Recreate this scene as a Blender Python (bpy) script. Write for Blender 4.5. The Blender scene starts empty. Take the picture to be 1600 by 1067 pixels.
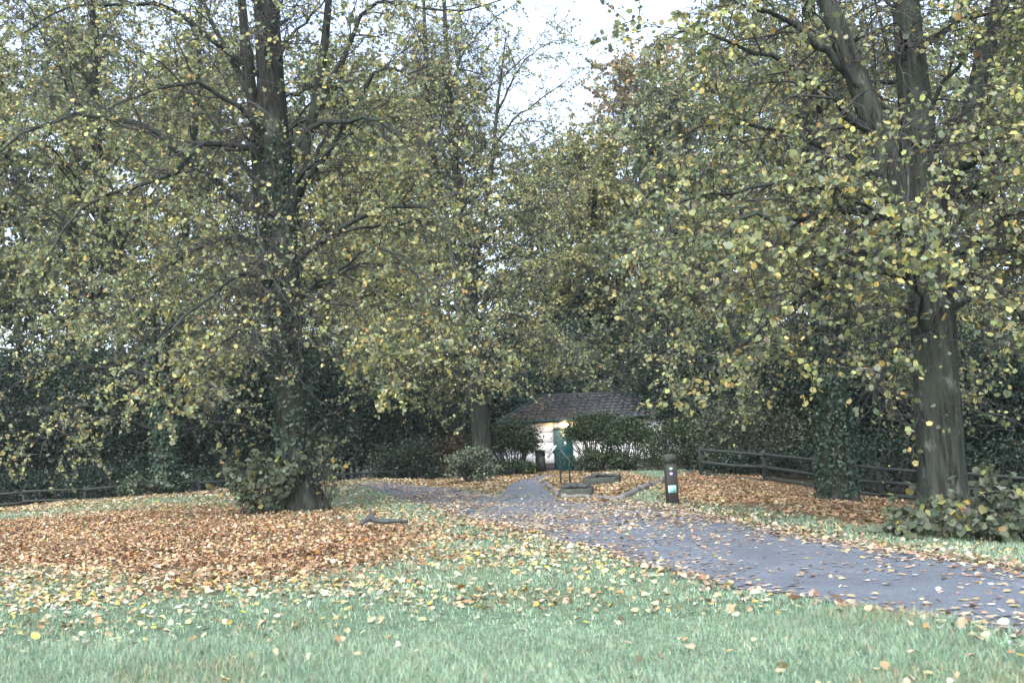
import bpy, math
import numpy as np
from mathutils import Matrix, Vector

R = math.radians
scene = bpy.context.scene
COL = scene.collection

# ------------------------------------------------------------------ camera, sky, sun, exposure
CAM_H, FPX, PITCH, ROLL = 1.32, 1555.6, R(6.0), R(2.8)
cd = bpy.data.cameras.new('camera'); cam = bpy.data.objects.new('camera', cd); COL.objects.link(cam)
cd.sensor_width = 36.0; cd.lens = 35.0; cd.clip_start = 0.05; cd.clip_end = 2000
CAM_R = Matrix.Rotation(R(90) + PITCH, 3, 'X') @ Matrix.Rotation(-ROLL, 3, 'Z')
cam.matrix_world = Matrix.Translation((0, 0, CAM_H)) @ CAM_R.to_4x4()
cd.dof.use_dof = True; cd.dof.focus_distance = 23.0; cd.dof.aperture_fstop = 2.9
scene.camera = cam

SUN_EL, SUN_AZ = R(47), R(195)          # azimuth clockwise from +Y: behind the camera
world = bpy.data.worlds.new('World'); scene.world = world; world.use_nodes = True
wn = world.node_tree.nodes; wl = world.node_tree.links; wn.clear()
sky = wn.new('ShaderNodeTexSky'); sky.sky_type = 'NISHITA'; sky.sun_disc = False
sky.sun_elevation = SUN_EL; sky.sun_rotation = SUN_AZ; sky.air_density = 1.0; sky.dust_density = 3.0; sky.ozone_density = 1.5
hs = wn.new('ShaderNodeHueSaturation'); hs.inputs['Saturation'].default_value = 0.68
bg = wn.new('ShaderNodeBackground'); bg.inputs['Strength'].default_value = 0.15
wo = wn.new('ShaderNodeOutputWorld')
wl.new(sky.outputs[0], hs.inputs['Color']); wl.new(hs.outputs[0], bg.inputs[0]); wl.new(bg.outputs[0], wo.inputs[0])
sd = bpy.data.lights.new('sun', 'SUN'); sd.energy = 1.05; sd.angle = R(40); sd.color = (1.0, 0.98, 0.95)
sun = bpy.data.objects.new('sun', sd); COL.objects.link(sun)
sdir = Vector((math.sin(SUN_AZ) * math.cos(SUN_EL), math.cos(SUN_AZ) * math.cos(SUN_EL), math.sin(SUN_EL)))
sun.rotation_euler = sdir.to_track_quat('Z', 'Y').to_euler(); sun.location = sdir * 60

scene.view_settings.view_transform = 'Standard'; scene.view_settings.look = 'None'
scene.view_settings.exposure = 2.15; scene.view_settings.gamma = 1.0
scene.view_settings.use_curve_mapping = False
scene.render.engine = 'CYCLES'
cy = scene.cycles
cy.max_bounces = 4; cy.diffuse_bounces = 3; cy.glossy_bounces = 1; cy.transmission_bounces = 3
cy.transparent_max_bounces = 4; cy.caustics_reflective = False; cy.caustics_refractive = False
cy.use_denoising = True

# ------------------------------------------------------------------ helpers
A = np.array
def rng_(s): return np.random.default_rng(s)
def norm(v): return v / np.maximum(np.linalg.norm(v, axis=-1, keepdims=True), 1e-9)
def sp(x, k=1.0): return np.log1p(np.exp(np.clip(x / k, -40, 40))) * k
def sstep(a, b, x):
    t = np.clip((x - a) / (b - a), 0, 1); return t * t * (3 - 2 * t)

def height(x, y):
    """terrain: flat lawn, falling away right of the path and behind the lawn on the left"""
    x = np.asarray(x, float); y = np.asarray(y, float)
    u = x - 4.9 - np.maximum(0, y - 30) * 0.35
    z = -0.13 * np.minimum(sp(u, 0.6), 16)
    yc = 32 + 0.6 * (np.maximum(x, -30) + 16.5); bmp = np.clip(0.15 + 0.018 * (x + 16.5), 0.05, 0.33)
    z = z + (bmp * sstep(17, 31, y - (yc - 32) * 0.5) - (bmp + 0.5) * sstep(0.3, 6.5, y - yc)) * sstep(-2.5, -6.0, x)
    z = z + 0.025 * np.sin(x * 0.7 + 1.3) * np.sin(y * 0.55) + 0.015 * np.sin(x * 1.9 + y * 1.3)
    return z

CRN = A(CAM_R)
def ray(u, v):
    d = CRN @ A([(u - 800.0) / FPX, -(v - 533.5) / FPX, -1.0]); return d / d[1]
def at(u, v, D): return A([0, 0, CAM_H]) + ray(u, v) * D       # point at forward distance D metres
def gp(u, v):                                                   # point on the terrain
    d = ray(u, v); t = 20.0
    for D in np.arange(3.5, 90, 0.05):
        p = A([0, 0, CAM_H]) + d * D
        if p[2] <= height(p[0], p[1]): return p
    return A([0, 0, CAM_H]) + d * 90
def gpoly(pts): return A([gp(*p)[:2] for p in pts])

def inpoly(P, poly):
    x, y = P[:, 0], P[:, 1]; c = np.zeros(len(P), bool); j = len(poly) - 1
    for i in range(len(poly)):
        xi, yi = poly[i]; xj, yj = poly[j]
        m = ((yi > y) != (yj > y)) & (x < (xj - xi) * (y - yi) / (yj - yi + 1e-12) + xi); c ^= m; j = i
    return c

def mesh(name, V, faces, col=None, smooth=False, mat=None):
    V = np.ascontiguousarray(V, np.float32); faces = [np.asarray(f, np.int32) for f in faces if len(f)]
    me = bpy.data.meshes.new(name)
    me.vertices.add(len(V)); me.vertices.foreach_set('co', V.ravel())
    loops = np.concatenate([f.ravel() for f in faces]); starts = []; o = 0
    for f in faces:
        n, k = f.shape; starts.append(o + np.arange(n) * k); o += n * k
    starts = np.concatenate(starts).astype(np.int32)
    me.loops.add(len(loops)); me.loops.foreach_set('vertex_index', loops)
    me.polygons.add(len(starts)); me.polygons.foreach_set('loop_start', starts)
    if smooth: me.polygons.foreach_set('use_smooth', np.ones(len(starts), bool))
    if col is not None:
        a = me.color_attributes.new('Col', 'FLOAT_COLOR', 'POINT')
        c = np.ones((len(V), 4), np.float32); c[:, :3] = col; a.data.foreach_set('color', c.ravel())
    me.update(calc_edges=True)
    if mat: me.materials.append(mat)
    return me

def obj(name, me, parent=None, loc=None, kind=None):
    o = bpy.data.objects.new(name, me); COL.objects.link(o)
    if parent: o.parent = parent
    if loc is not None: o.location = loc
    if kind: o['kind'] = kind
    return o
def empty(name, loc, label=None, cat=None, group=None, rz=0):
    o = bpy.data.objects.new(name, None); COL.objects.link(o); o.location = loc; o.rotation_euler = (0, 0, rz)
    o.empty_display_size = 0.2
    return tag(o, label, cat, group)
def tag(o, label=None, cat=None, group=None, kind=None):
    if label: o['label'] = label
    if cat: o['category'] = cat
    if group: o['group'] = group
    if kind: o['kind'] = kind
    return o

class MB:
    """collects boxes, prisms and tubes into one mesh"""
    def __init__(s): s.V = []; s.F = {}; s.n = 0
    def add(s, V, F):
        V = np.asarray(V, float)
        for f in F: s.F.setdefault(len(f), []).append([i + s.n for i in f])
        s.V.append(V); s.n += len(V); return s
    def box(s, c, size, rot=None, bev=0.0):
        x, y, z = A(size) / 2.0
        if bev <= 0:
            V = A([[i * x, j * y, k * z] for i in (-1, 1) for j in (-1, 1) for k in (-1, 1)])
            F = [(0, 1, 3, 2), (4, 6, 7, 5), (0, 4, 5, 1), (2, 3, 7, 6), (0, 2, 6, 4), (1, 5, 7, 3)]
        else:
            b = bev; ring = [(-x + b, -y), (x - b, -y), (x, -y + b), (x, y - b), (x - b, y), (-x + b, y), (-x, y - b), (-x, -y + b)]
            def rr(f, zz): return [[px * f[0], py * f[1], zz] for px, py in ring]
            f = ((x - b) / x, (y - b) / y)
            V = A(rr(f, -z) + rr((1, 1), -z + b) + rr((1, 1), z - b) + rr(f, z)); F = []
            for l in range(3):
                for i in range(8): F.append((l * 8 + i, l * 8 + (i + 1) % 8, l * 8 + 8 + (i + 1) % 8, l * 8 + 8 + i))
            F.append(tuple(range(7, -1, -1))); F.append(tuple(range(24, 32)))
        if rot is not None: V = V @ A(rot).T
        return s.add(V + A(c), F)
    def lathe(s, c, prof, k=16, sx=1, sy=1):
        V = []; F = []
        for r, z in prof:
            for i in range(k): a = 2 * math.pi * i / k; V.append([r * math.cos(a) * sx, r * math.sin(a) * sy, z])
        for l in range(len(prof) - 1):
            for i in range(k): F.append((l * k + i, l * k + (i + 1) % k, (l + 1) * k + (i + 1) % k, (l + 1) * k + i))
        F.append(tuple(range(k - 1, -1, -1))); F.append(tuple(range((len(prof) - 1) * k, len(prof) * k)))
        return s.add(A(V) + A(c), F)
    def tube(s, pts, r, k=8):
        P = A(pts, float)[None] if False else np.asarray(pts, float)[None]
        rr = np.broadcast_to(np.asarray(r, float), (P.shape[1],))[None]
        V, F = tubes(P, rr, k); n = P.shape[1]
        s.add(V, [tuple(f) for f in F] + [tuple(range(k - 1, -1, -1)), tuple(range((n - 1) * k, n * k))]); return s
    def build(s, name, mat, parent=None, loc=None, smooth=False, kind=None):
        me = mesh(name, np.concatenate(s.V), list(s.F.values()), mat=mat, smooth=smooth)
        return obj(name, me, parent, loc, kind)

def tubes(P, Rr, k):
    N, n, _ = P.shape
    T = np.empty_like(P); T[:, 1:-1] = P[:, 2:] - P[:, :-2]; T[:, 0] = P[:, 1] - P[:, 0]; T[:, -1] = P[:, -1] - P[:, -2]; T = norm(T)
    m = np.abs(T.mean(1)); ax = np.eye(3)[np.argmin(m, axis=1)][:, None, :]
    U = norm(np.cross(T, ax)); W = np.cross(T, U)
    a = np.arange(k) * 2 * np.pi / k
    V = P[:, :, None] + Rr[:, :, None, None] * (np.cos(a)[None, None, :, None] * U[:, :, None] + np.sin(a)[None, None, :, None] * W[:, :, None])
    idx = np.arange(N * n * k).reshape(N, n, k); nx = np.roll(idx, -1, axis=2)
    F = np.stack([idx[:, :-1], nx[:, :-1], nx[:, 1:], idx[:, 1:]], -1).reshape(-1, 4)
    return V.reshape(-1, 3), F

def resample(pts, n):
    pts = np.asarray(pts, float); e = np.concatenate([[2 * pts[0] - pts[1]], pts, [2 * pts[-1] - pts[-2]]]); out = []
    for i in range(len(pts) - 1):
        p0, p1, p2, p3 = e[i:i + 4]
        for t in np.linspace(0, 1, 12, endpoint=False):
            out.append(0.5 * (2 * p1 + (p2 - p0) * t + (2 * p0 - 5 * p1 + 4 * p2 - p3) * t * t + (3 * p1 - p0 - 3 * p2 + p3) * t ** 3))
    out.append(pts[-1]); out = A(out); s = np.concatenate([[0], np.cumsum(np.linalg.norm(np.diff(out, axis=0), axis=1))])
    q = np.linspace(0, s[-1], n); return np.stack([np.interp(q, s, out[:, j]) for j in range(out.shape[1])], 1)

def grow(P0, D0, L, n, wig, up, rng):
    """N wandering branches at once; up = vertical pull per step from start to end"""
    P = [P0]; d = norm(D0); N = len(P0)
    for i in range(n):
        u = up[0] + (up[1] - up[0]) * i / max(n - 1, 1)
        d = norm(d + wig * rng.normal(size=(N, 3)) + A([0, 0, 1]) * u); P.append(P[-1] + d * (L / n)[:, None])
    return np.stack(P, 1)

def spawn(P, per, t0, ang, rng, flat=0.6):
    """child starts and directions on parents P (N,n,3)"""
    N, n, _ = P.shape; t = t0 + (1 - t0) * (np.tile((np.arange(per) + 0.5) / per, (N, 1)) + rng.uniform(-.4, .4, (N, per)) / per)
    t = np.clip(t, 0, 0.999); f = t * (n - 1); i = f.astype(int); w = (f - i)[..., None]; r = np.arange(N)[:, None]
    p = P[r, i] * (1 - w) + P[r, i + 1] * w; T = norm(P[r, i + 1] - P[r, i])
    q = rng.normal(size=T.shape); q[..., 2] *= flat; q = norm(q - (q * T).sum(-1, keepdims=True) * T)
    a = np.radians(rng.uniform(ang[0], ang[1], t.shape))[..., None]
    return p.reshape(-1, 3), (np.cos(a) * T + np.sin(a) * q).reshape(-1, 3), t.ravel(), np.repeat(np.arange(N), per)

# leaf templates: (verts, faces)
HEART = (A([[0, 0, 0], [.30, -.10, .03], [.52, .20, .07], [.44, .60, .05], [0, .98, -.10], [-.44, .60, .05], [-.52, .20, .07], [-.30, -.10, .03]]), A([[0, 1, 2, 3, 4], [0, 4, 5, 6, 7]]))
SIXV = (A([[0, 0, 0], [.50, .08, .07], [.46, .62, .05], [0, .98, -.08], [-.46, .62, .05], [-.50, .08, .07]]), A([[0, 1, 2, 3], [0, 3, 4, 5]]))
KITE = (A([[0, 0, 0], [.48, .40, .08], [0, 1.0, -.05], [-.48, .40, .08]]), A([[0, 1, 2], [0, 2, 3]]))
PENT = (A([[0, -.02, 0], [.52, .22, 0], [.36, .80, 0], [-.30, .88, 0], [-.54, .28, 0]]), A([[0, 1, 2, 3, 4]]))
IVYL = (A([[0, 0, 0], [.5, .1, .04], [.25, .45, .02], [0, .9, 0], [-.25, .45, .02], [-.5, .1, .04]]), A([[0, 1, 2, 3], [0, 3, 4, 5]]))
BLADE = (A([[-.5, 0, 0], [.5, 0, 0], [.0, 1, 0]]), A([[0, 1, 2]]))

def leaf_axes(n, rng, tip=(0, 0, -0.35), nrm=(0, 0, 0.5), s_tip=0.8, s_nrm=0.8):
    T = norm(A(tip) + s_tip * rng.normal(size=(n, 3))); Nn = A(nrm) + s_nrm * rng.normal(size=(n, 3))
    Nn = norm(Nn - (Nn * T).sum(-1, keepdims=True) * T); return T, Nn
def leaves(B, T, Nn, S, tpl, curl=None):
    tv, tf = tpl; X = np.cross(T, Nn); S = S[:, None, None]
    z = tv[None, :, 2:3] if curl is None else tv[None, :, 2:3] * curl[:, None, None]
    V = B[:, None] + S * (tv[None, :, 0:1] * X[:, None] + tv[None, :, 1:2] * T[:, None] + z * Nn[:, None])
    F = (tf[None] + (np.arange(len(B)) * len(tv))[:, None, None]).reshape(-1, tf.shape[1])
    return V.reshape(-1, 3), F
def leafmesh(name, B, T, Nn, S, C, tpl, mat, curl=None):
    V, F = leaves(B, T, Nn, S, tpl, curl); return mesh(name, V, [F], col=np.repeat(C, len(tpl[0]), 0), mat=mat)
def palette(n, rng, pal, jit=0.22):
    w = A([p[1] for p in pal]); i = rng.choice(len(pal), n, p=w / w.sum()); c = A([p[0] for p in pal])[i]
    return np.clip(c * np.exp(jit * rng.normal(size=(n, 1))) * (1 + 0.07 * rng.normal(size=(n, 3))), 0.005, 0.9), i

# ------------------------------------------------------------------ materials
def newmat(name):
    m = bpy.data.materials.new(name); m.use_nodes = True; nt = m.node_tree
    return m, nt, nt.nodes, nt.links, nt.nodes['Principled BSDF']
def ramp(nodes, stops):
    r = nodes.new('ShaderNodeValToRGB'); e = r.color_ramp.elements
    while len(e) < len(stops): e.new(0.5)
    for k, (p, c) in zip(e, stops): k.position = p; k.color = (*c, 1) if len(c) == 3 else c
    return r
def noise(nt, scale, detail=4, rough=0.6, stretch=None, coord='Object'):
    N, L = nt.nodes, nt.links; tc = N.new('ShaderNodeTexCoord'); nz = N.new('ShaderNodeTexNoise')
    nz.inputs['Scale'].default_value = scale; nz.inputs['Detail'].default_value = detail; nz.inputs['Roughness'].default_value = rough
    if stretch:
        mp = N.new('ShaderNodeMapping'); mp.inputs['Scale'].default_value = stretch; L.new(tc.outputs[coord], mp.inputs[0]); L.new(mp.outputs[0], nz.inputs[0])
    else: L.new(tc.outputs[coord], nz.inputs[0])
    return nz
def bump(nt, src, bsdf, dist, strength=1.0):
    b = nt.nodes.new('ShaderNodeBump'); b.inputs['Distance'].default_value = dist; b.inputs['Strength'].default_value = strength
    nt.links.new(src, b.inputs['Height']); nt.links.new(b.outputs[0], bsdf.inputs['Normal'])
def mix(nt, fac, a, b, mode='MIX'):
    m = nt.nodes.new('ShaderNodeMix'); m.data_type = 'RGBA'; m.blend_type = mode
    for s, v in ((m.inputs['Factor'], fac), (m.inputs[6], a), (m.inputs[7], b)):
        if hasattr(v, 'is_linked') or hasattr(v, 'links'): nt.links.new(v, s)
        elif isinstance(v, (int, float)): s.default_value = v
        else: s.default_value = (*v, 1)
    return m.outputs[2]

def leaf_mat(name, trans=0.3, rough=0.5, spec=0.25, blotch=0.35, gloss=0.0):
    m = bpy.data.materials.new(name); m.use_nodes = True; nt = m.node_tree; N, L = nt.nodes, nt.links; N.remove(N['Principled BSDF'])
    at_ = N.new('ShaderNodeAttribute'); at_.attribute_name = 'Col'; c = at_.outputs['Color']
    if blotch > 0.2:
        nz = noise(nt, 45, 1, 0.6); r = ramp(N, [(0.35, (1 - blotch,) * 3), (0.65, (1 + blotch * 0.3,) * 3)]); L.new(nz.outputs['Fac'], r.inputs[0])
        c = mix(nt, 1.0, c, r.outputs[0], 'MULTIPLY')
    b = N.new('ShaderNodeBsdfDiffuse'); L.new(c, b.inputs['Color']); out = b.outputs[0]
    t = N.new('ShaderNodeBsdfTranslucent'); L.new(c, t.inputs['Color'])
    mx = N.new('ShaderNodeMixShader'); mx.inputs[0].default_value = trans; L.new(out, mx.inputs[1]); L.new(t.outputs[0], mx.inputs[2]); out = mx.outputs[0]
    if gloss:
        gl = N.new('ShaderNodeBsdfGlossy'); gl.inputs['Roughness'].default_value = rough; m2 = N.new('ShaderNodeMixShader'); m2.inputs[0].default_value = gloss
        L.new(out, m2.inputs[1]); L.new(gl.outputs[0], m2.inputs[2]); out = m2.outputs[0]
    L.new(out, N['Material Output'].inputs['Surface']); return m
def bark_mat(name, dark, light, moss, scale=1.0, moss_amt=0.5, lichen=0.62):
    m, nt, N, L, b = newmat(name)
    f = noise(nt, 9 * scale, 6, 0.65, (1, 1, 0.12)); r = ramp(N, [(0.38, dark), (0.62, light)]); L.new(f.outputs['Fac'], r.inputs[0])
    g = noise(nt, 1.6 * scale, 4, 0.65); g2 = ramp(N, [(0.42, (0, 0, 0)), (0.62, (moss_amt,) * 3)]); L.new(g.outputs['Fac'], g2.inputs[0])
    c = mix(nt, g2.outputs[0], r.outputs[0], moss)
    l = noise(nt, 2.3 * scale, 5, 0.7, (1, 1, 0.45)); l2 = ramp(N, [(lichen, (0, 0, 0)), (lichen + 0.08, (0.75,) * 3)]); L.new(l.outputs['Fac'], l2.inputs[0])
    c = mix(nt, l2.outputs[0], c, (light[0] * 1.9 + .02, light[1] * 1.95 + .02, light[2] * 1.95 + .02))
    L.new(c, b.inputs['Base Color']); b.inputs['Roughness'].default_value = 0.9; b.inputs['Specular IOR Level'].default_value = 0.2
    bump(nt, f.outputs['Fac'], b, 0.09 / scale, 1.0); return m
def plain(name, col, rough=0.7, var=0.25, scale=6, metal=0.0, bumpd=0.003, stretch=None, spec=0.4, rnd=0.0):
    m, nt, N, L, b = newmat(name)
    nz = noise(nt, scale, 5, 0.65, stretch); r = ramp(N, [(0.3, tuple(c * (1 - var) for c in col)), (0.7, tuple(min(c * (1 + var), 1) for c in col))]); L.new(nz.outputs['Fac'], r.inputs[0])
    c = r.outputs[0]
    if rnd:
        oi = N.new('ShaderNodeObjectInfo'); q = ramp(N, [(0, (1 - rnd,) * 3), (1, (1 + rnd,) * 3)]); L.new(oi.outputs['Random'], q.inputs[0]); c = mix(nt, 1.0, c, q.outputs[0], 'MULTIPLY')
    L.new(c, b.inputs['Base Color']); b.inputs['Roughness'].default_value = rough; b.inputs['Metallic'].default_value = metal; b.inputs['Specular IOR Level'].default_value = spec
    if bumpd: bump(nt, nz.outputs['Fac'], b, bumpd)
    return m

M = {}
M['leaf'] = leaf_mat('lime_leaf', 0.46, 0.55, gloss=0.02)
M['far_leaf'] = leaf_mat('far_leaf', 0.25, 0.6, 0.2, 0.1)
M['evergreen'] = leaf_mat('evergreen_leaf', 0.12, 0.45, 0.15, 0.1, gloss=0.02)
M['litter'] = leaf_mat('fallen_leaf', 0.12, 0.5, 0.25, 0.35, gloss=0.03)
M['grass'] = leaf_mat('grass_blade', 0.3, 0.5, 0.35, 0.1, gloss=0.03)
M['bark'] = bark_mat('lime_bark', (0.006, 0.007, 0.006), (0.038, 0.04, 0.035), (0.02, 0.031, 0.023), 1.4, 0.6, 0.6)
M['bark_right'] = bark_mat('grey_lime_bark', (0.008, 0.009, 0.008), (0.056, 0.06, 0.052), (0.028, 0.041, 0.031), 1.5, 0.7, 0.57)
M['limb'] = bark_mat('limb_bark', (0.010, 0.011, 0.011), (0.04, 0.042, 0.038), (0.035, 0.055, 0.045), 2.2, 0.6, 0.62)
M['twig'] = plain('twig_bark', (0.035, 0.034, 0.034), 0.85, 0.4, 5, bumpd=0)
M['soil'] = plain('dark_soil', (0.05, 0.04, 0.03), 0.95, 0.4, 8)
M['white'] = plain('white_paint', (0.76, 0.79, 0.84), 0.6, 0.07, 3, bumpd=0.001)
M['black'] = plain('black_plinth', (0.022, 0.022, 0.028), 0.7, 0.3, 5)
M['teal'] = plain('teal_paint', (0.005, 0.055, 0.062), 0.45, 0.12, 4, bumpd=0)
M['slate'] = plain('roof_slate', (0.045, 0.05, 0.058), 0.65, 0.35, 7, rnd=0.4)
M['trim'] = plain('dark_green_trim', (0.015, 0.045, 0.042), 0.5, 0.25, 5)
M['wood'] = plain('weathered_rail', (0.02, 0.026, 0.023), 0.9, 0.4, 7, stretch=(1, 1, 0.3))
M['post'] = plain('stained_post', (0.022, 0.019, 0.018), 0.75, 0.4, 14, stretch=(1, 1, 0.12), bumpd=0.006)
M['sleeper'] = plain('old_sleeper', (0.035, 0.042, 0.035), 0.9, 0.4, 9)
M['kerb'] = plain('edging_timber', (0.11, 0.11, 0.11), 0.9, 0.4, 9)
M['stone'] = plain('dark_stone', (0.035, 0.04, 0.042), 0.8, 0.5, 9, bumpd=0.01)
M['metal'] = plain('painted_metal', (0.02, 0.035, 0.04), 0.4, 0.15, 6, bumpd=0)
M['panel'] = plain('pale_panel', (0.35, 0.38, 0.38), 0.4, 0.1, 6, bumpd=0)
M['plastic'] = plain('black_plastic', (0.02, 0.02, 0.024), 0.4, 0.15, 6, bumpd=0)
M['yellow'] = plain('yellow_plastic', (0.42, 0.27, 0.04), 0.6, 0.25, 9, bumpd=0)
M['green_disc'] = plain('green_disc', (0.06, 0.33, 0.20), 0.4, 0.08, 6, bumpd=0)
M['blue_disc'] = plain('blue_disc', (0.16, 0.18, 0.5), 0.4, 0.08, 6, bumpd=0)
M['cyan'] = plain('pale_cyan_plaque', (0.30, 0.62, 0.62), 0.4, 0.06, 6, bumpd=0)
M['sign'] = plain('white_sign', (0.8, 0.8, 0.78), 0.4, 0.03, 6, bumpd=0)
M['ink'] = plain('dark_ink', (0.05, 0.07, 0.10), 0.5, 0.05, 6, bumpd=0)

m, nt, N, L, b = newmat('warm_lamp'); M['lamp'] = m
b.inputs['Base Color'].default_value = (1, .8, .5, 1); b.inputs['Emission Color'].default_value = (1, 0.62, 0.24, 1); b.inputs['Emission Strength'].default_value = 16

m, nt, N, L, b = newmat('ground_soil'); M['ground'] = m
a_ = N.new('ShaderNodeAttribute'); a_.attribute_name = 'Col'
n1 = noise(nt, 14, 6, 0.7); r1 = ramp(N, [(0.3, (0.5, 0.5, 0.5)), (0.7, (1.35, 1.35, 1.3))]); L.new(n1.outputs['Fac'], r1.inputs[0])
n2 = noise(nt, 0.6, 4, 0.6); r2 = ramp(N, [(0.3, (0.8, 0.8, 0.8)), (0.7, (1.15, 1.15, 1.1))]); L.new(n2.outputs['Fac'], r2.inputs[0])
c = mix(nt, 1.0, mix(nt, 1.0, a_.outputs['Color'], r1.outputs[0], 'MULTIPLY'), r2.outputs[0], 'MULTIPLY')
L.new(c, b.inputs['Base Color']); b.inputs['Roughness'].default_value = 0.95; b.inputs['Specular IOR Level'].default_value = 0.1
bump(nt, n1.outputs['Fac'], b, 0.04)

m, nt, N, L, b = newmat('tarmac'); M['tarmac'] = m
n1 = noise(nt, 60, 3, 0.75); r1 = ramp(N, [(0.34, (0.028, 0.036, 0.047)), (0.5, (0.078, 0.094, 0.115)), (0.68, (0.16, 0.182, 0.212))]); L.new(n1.outputs['Fac'], r1.inputs[0])
n2 = noise(nt, 1.3, 7, 0.72); r2 = ramp(N, [(0.3, (0.72, 0.72, 0.74)), (0.7, (1.25, 1.25, 1.25))]); L.new(n2.outputs['Fac'], r2.inputs[0])
L.new(mix(nt, 1.0, r1.outputs[0], r2.outputs[0], 'MULTIPLY'), b.inputs['Base Color'])
b.inputs['Roughness'].default_value = 0.62; b.inputs['Specular IOR Level'].default_value = 0.5
bump(nt, n1.outputs['Fac'], b, 0.006, 0.7)

# ------------------------------------------------------------------ ground zones (on the terrain)
NEAR = [(1760, 1010), (1600, 990), (1400, 957), (1150, 917), (1000, 880), (850, 838), (700, 800), (630, 780), (585, 765), (562, 758)]
FAR = [(1760, 915), (1600, 893), (1400, 862), (1200, 828), (1130, 812), (1050, 796), (965, 785), (870, 781), (775, 774), (690, 762), (620, 755), (575, 753)]
near = resample(gpoly(NEAR), 260); far = resample(gpoly(FAR), 260); er = rng_(3)
for e_ in (near, far):
    w_ = er.normal(0, 1, (260, 2)); w_[:, 1] = 0; e_ += .03 * w_ + .10 * np.column_stack([np.convolve(w_[:, j], np.ones(9) / 9, 'same') for j in (0, 1)])
PATH = np.concatenate([near, far[::-1]])
bl = resample(gpoly([(778, 777), (786, 768), (797, 757), (818, 749), (850, 742)]), 20)
br = resample(gpoly([(872, 782), (862, 772), (848, 760), (846, 750), (874, 742)]), 20)
BRANCH = np.concatenate([bl, br[::-1]])
Z_ORANGE = gpoly([(-90, 822), (150, 803), (350, 795), (480, 803), (560, 812), (640, 824), (690, 840), (650, 862), (570, 886), (450, 912), (250, 900), (0, 884), (-90, 884)])
Z_MIX = gpoly([(-120, 880), (250, 897), (450, 912), (640, 876), (760, 838), (860, 848), (1150, 922), (1000, 945), (600, 935), (300, 962), (-120, 945)])
Z_SPARSE = gpoly([(-160, 1110), (1800, 1110), (1760, 1012), (1150, 920), (1000, 935), (300, 940), (-160, 935)])
Z_BACK = gpoly([(-90, 806), (0, 797), (250, 767), (540, 755), (590, 775), (640, 800), (560, 806), (480, 800), (350, 794), (150, 803)])
Z_CREST = gpoly([(-90, 803), (0, 795), (250, 765), (545, 752), (550, 758), (400, 768), (250, 776), (0, 803)])
Z_HUT = gpoly([(565, 751), (640, 745), (700, 740), (840, 736), (970, 737), (1040, 750), (965, 783), (870, 779), (850, 750), (797, 757), (782, 772), (690, 761)])
Z_RIGHT = gpoly([(1030, 748), (1100, 736), (1290, 764), (1420, 786), (1420, 838), (1300, 812), (1150, 792), (1080, 786), (1050, 775)])
Z_VERGE = gpoly([(1060, 782), (1150, 795), (1300, 815), (1420, 842), (1640, 868), (1700, 902), (1600, 890), (1400, 860), (1200, 826), (1080, 800)])

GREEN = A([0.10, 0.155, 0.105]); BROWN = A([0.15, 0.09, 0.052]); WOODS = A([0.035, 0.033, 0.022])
def softmask(P, poly, r=0.5, rng=rng_(5)):
    acc = np.zeros(len(P))
    for k in range(6):
        a = k * math.pi / 3; acc += inpoly(P + A([math.cos(a), math.sin(a)]) * r, poly)
    return acc / 6
xs = np.concatenate([-np.geomspace(300, 22, 26), np.arange(-21.5, 21.6, 0.36), np.geomspace(22, 300, 26)])
ys = np.concatenate([np.linspace(-40, 2.5, 14), np.arange(2.9, 52, 0.36), np.geomspace(53, 400, 26)])
X, Y = np.meshgrid(xs, ys); P2 = np.stack([X.ravel(), Y.ravel()], 1); Zh = height(P2[:, 0], P2[:, 1])
gc = np.tile(GREEN, (len(P2), 1))
def paint(mask, col): gc[:] = gc * (1 - mask[:, None]) + A(col) * mask[:, None]
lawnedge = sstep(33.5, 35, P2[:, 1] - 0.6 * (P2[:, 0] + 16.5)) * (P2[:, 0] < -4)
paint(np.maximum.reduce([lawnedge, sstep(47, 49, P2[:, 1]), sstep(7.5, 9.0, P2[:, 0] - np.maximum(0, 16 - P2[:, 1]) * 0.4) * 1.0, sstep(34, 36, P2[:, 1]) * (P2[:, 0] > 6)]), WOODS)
near_m = (P2[:, 1] < 60) & (np.abs(P2[:, 0]) < 30)
for zp, w in ((Z_ORANGE, 0.95), (Z_MIX, 0.12), (Z_BACK, 0.25), (Z_CREST, 0.8), (Z_HUT, 0.9), (Z_RIGHT, 0.85), (Z_VERGE, 0.25)):
    mk = np.zeros(len(P2)); mk[near_m] = softmask(P2[near_m], zp); paint(mk * w, BROWN)
nxg, nyg = len(xs), len(ys); I = np.arange(nxg * nyg).reshape(nyg, nxg)
gf = np.stack([I[:-1, :-1], I[:-1, 1:], I[1:, 1:], I[1:, :-1]], -1).reshape(-1, 4)
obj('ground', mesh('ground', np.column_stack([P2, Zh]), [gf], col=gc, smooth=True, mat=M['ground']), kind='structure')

def strip(name, a, b, lift, cols=14):
    n = len(a); w = np.linspace(0, 1, cols)[None, :, None]; g = a[:, None] * (1 - w) + b[:, None] * w
    V = np.column_stack([g.reshape(-1, 2), height(g[..., 0], g[..., 1]).ravel() + lift])
    i = np.arange(n * cols).reshape(n, cols); f = np.stack([i[:-1, :-1], i[:-1, 1:], i[1:, 1:], i[1:, :-1]], -1).reshape(-1, 4)
    return obj(name, mesh(name, V, [f], mat=M['tarmac'], smooth=True), kind='structure')
strip('path', near, far, 0.010); strip('side_path', bl, br, 0.006)

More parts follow.
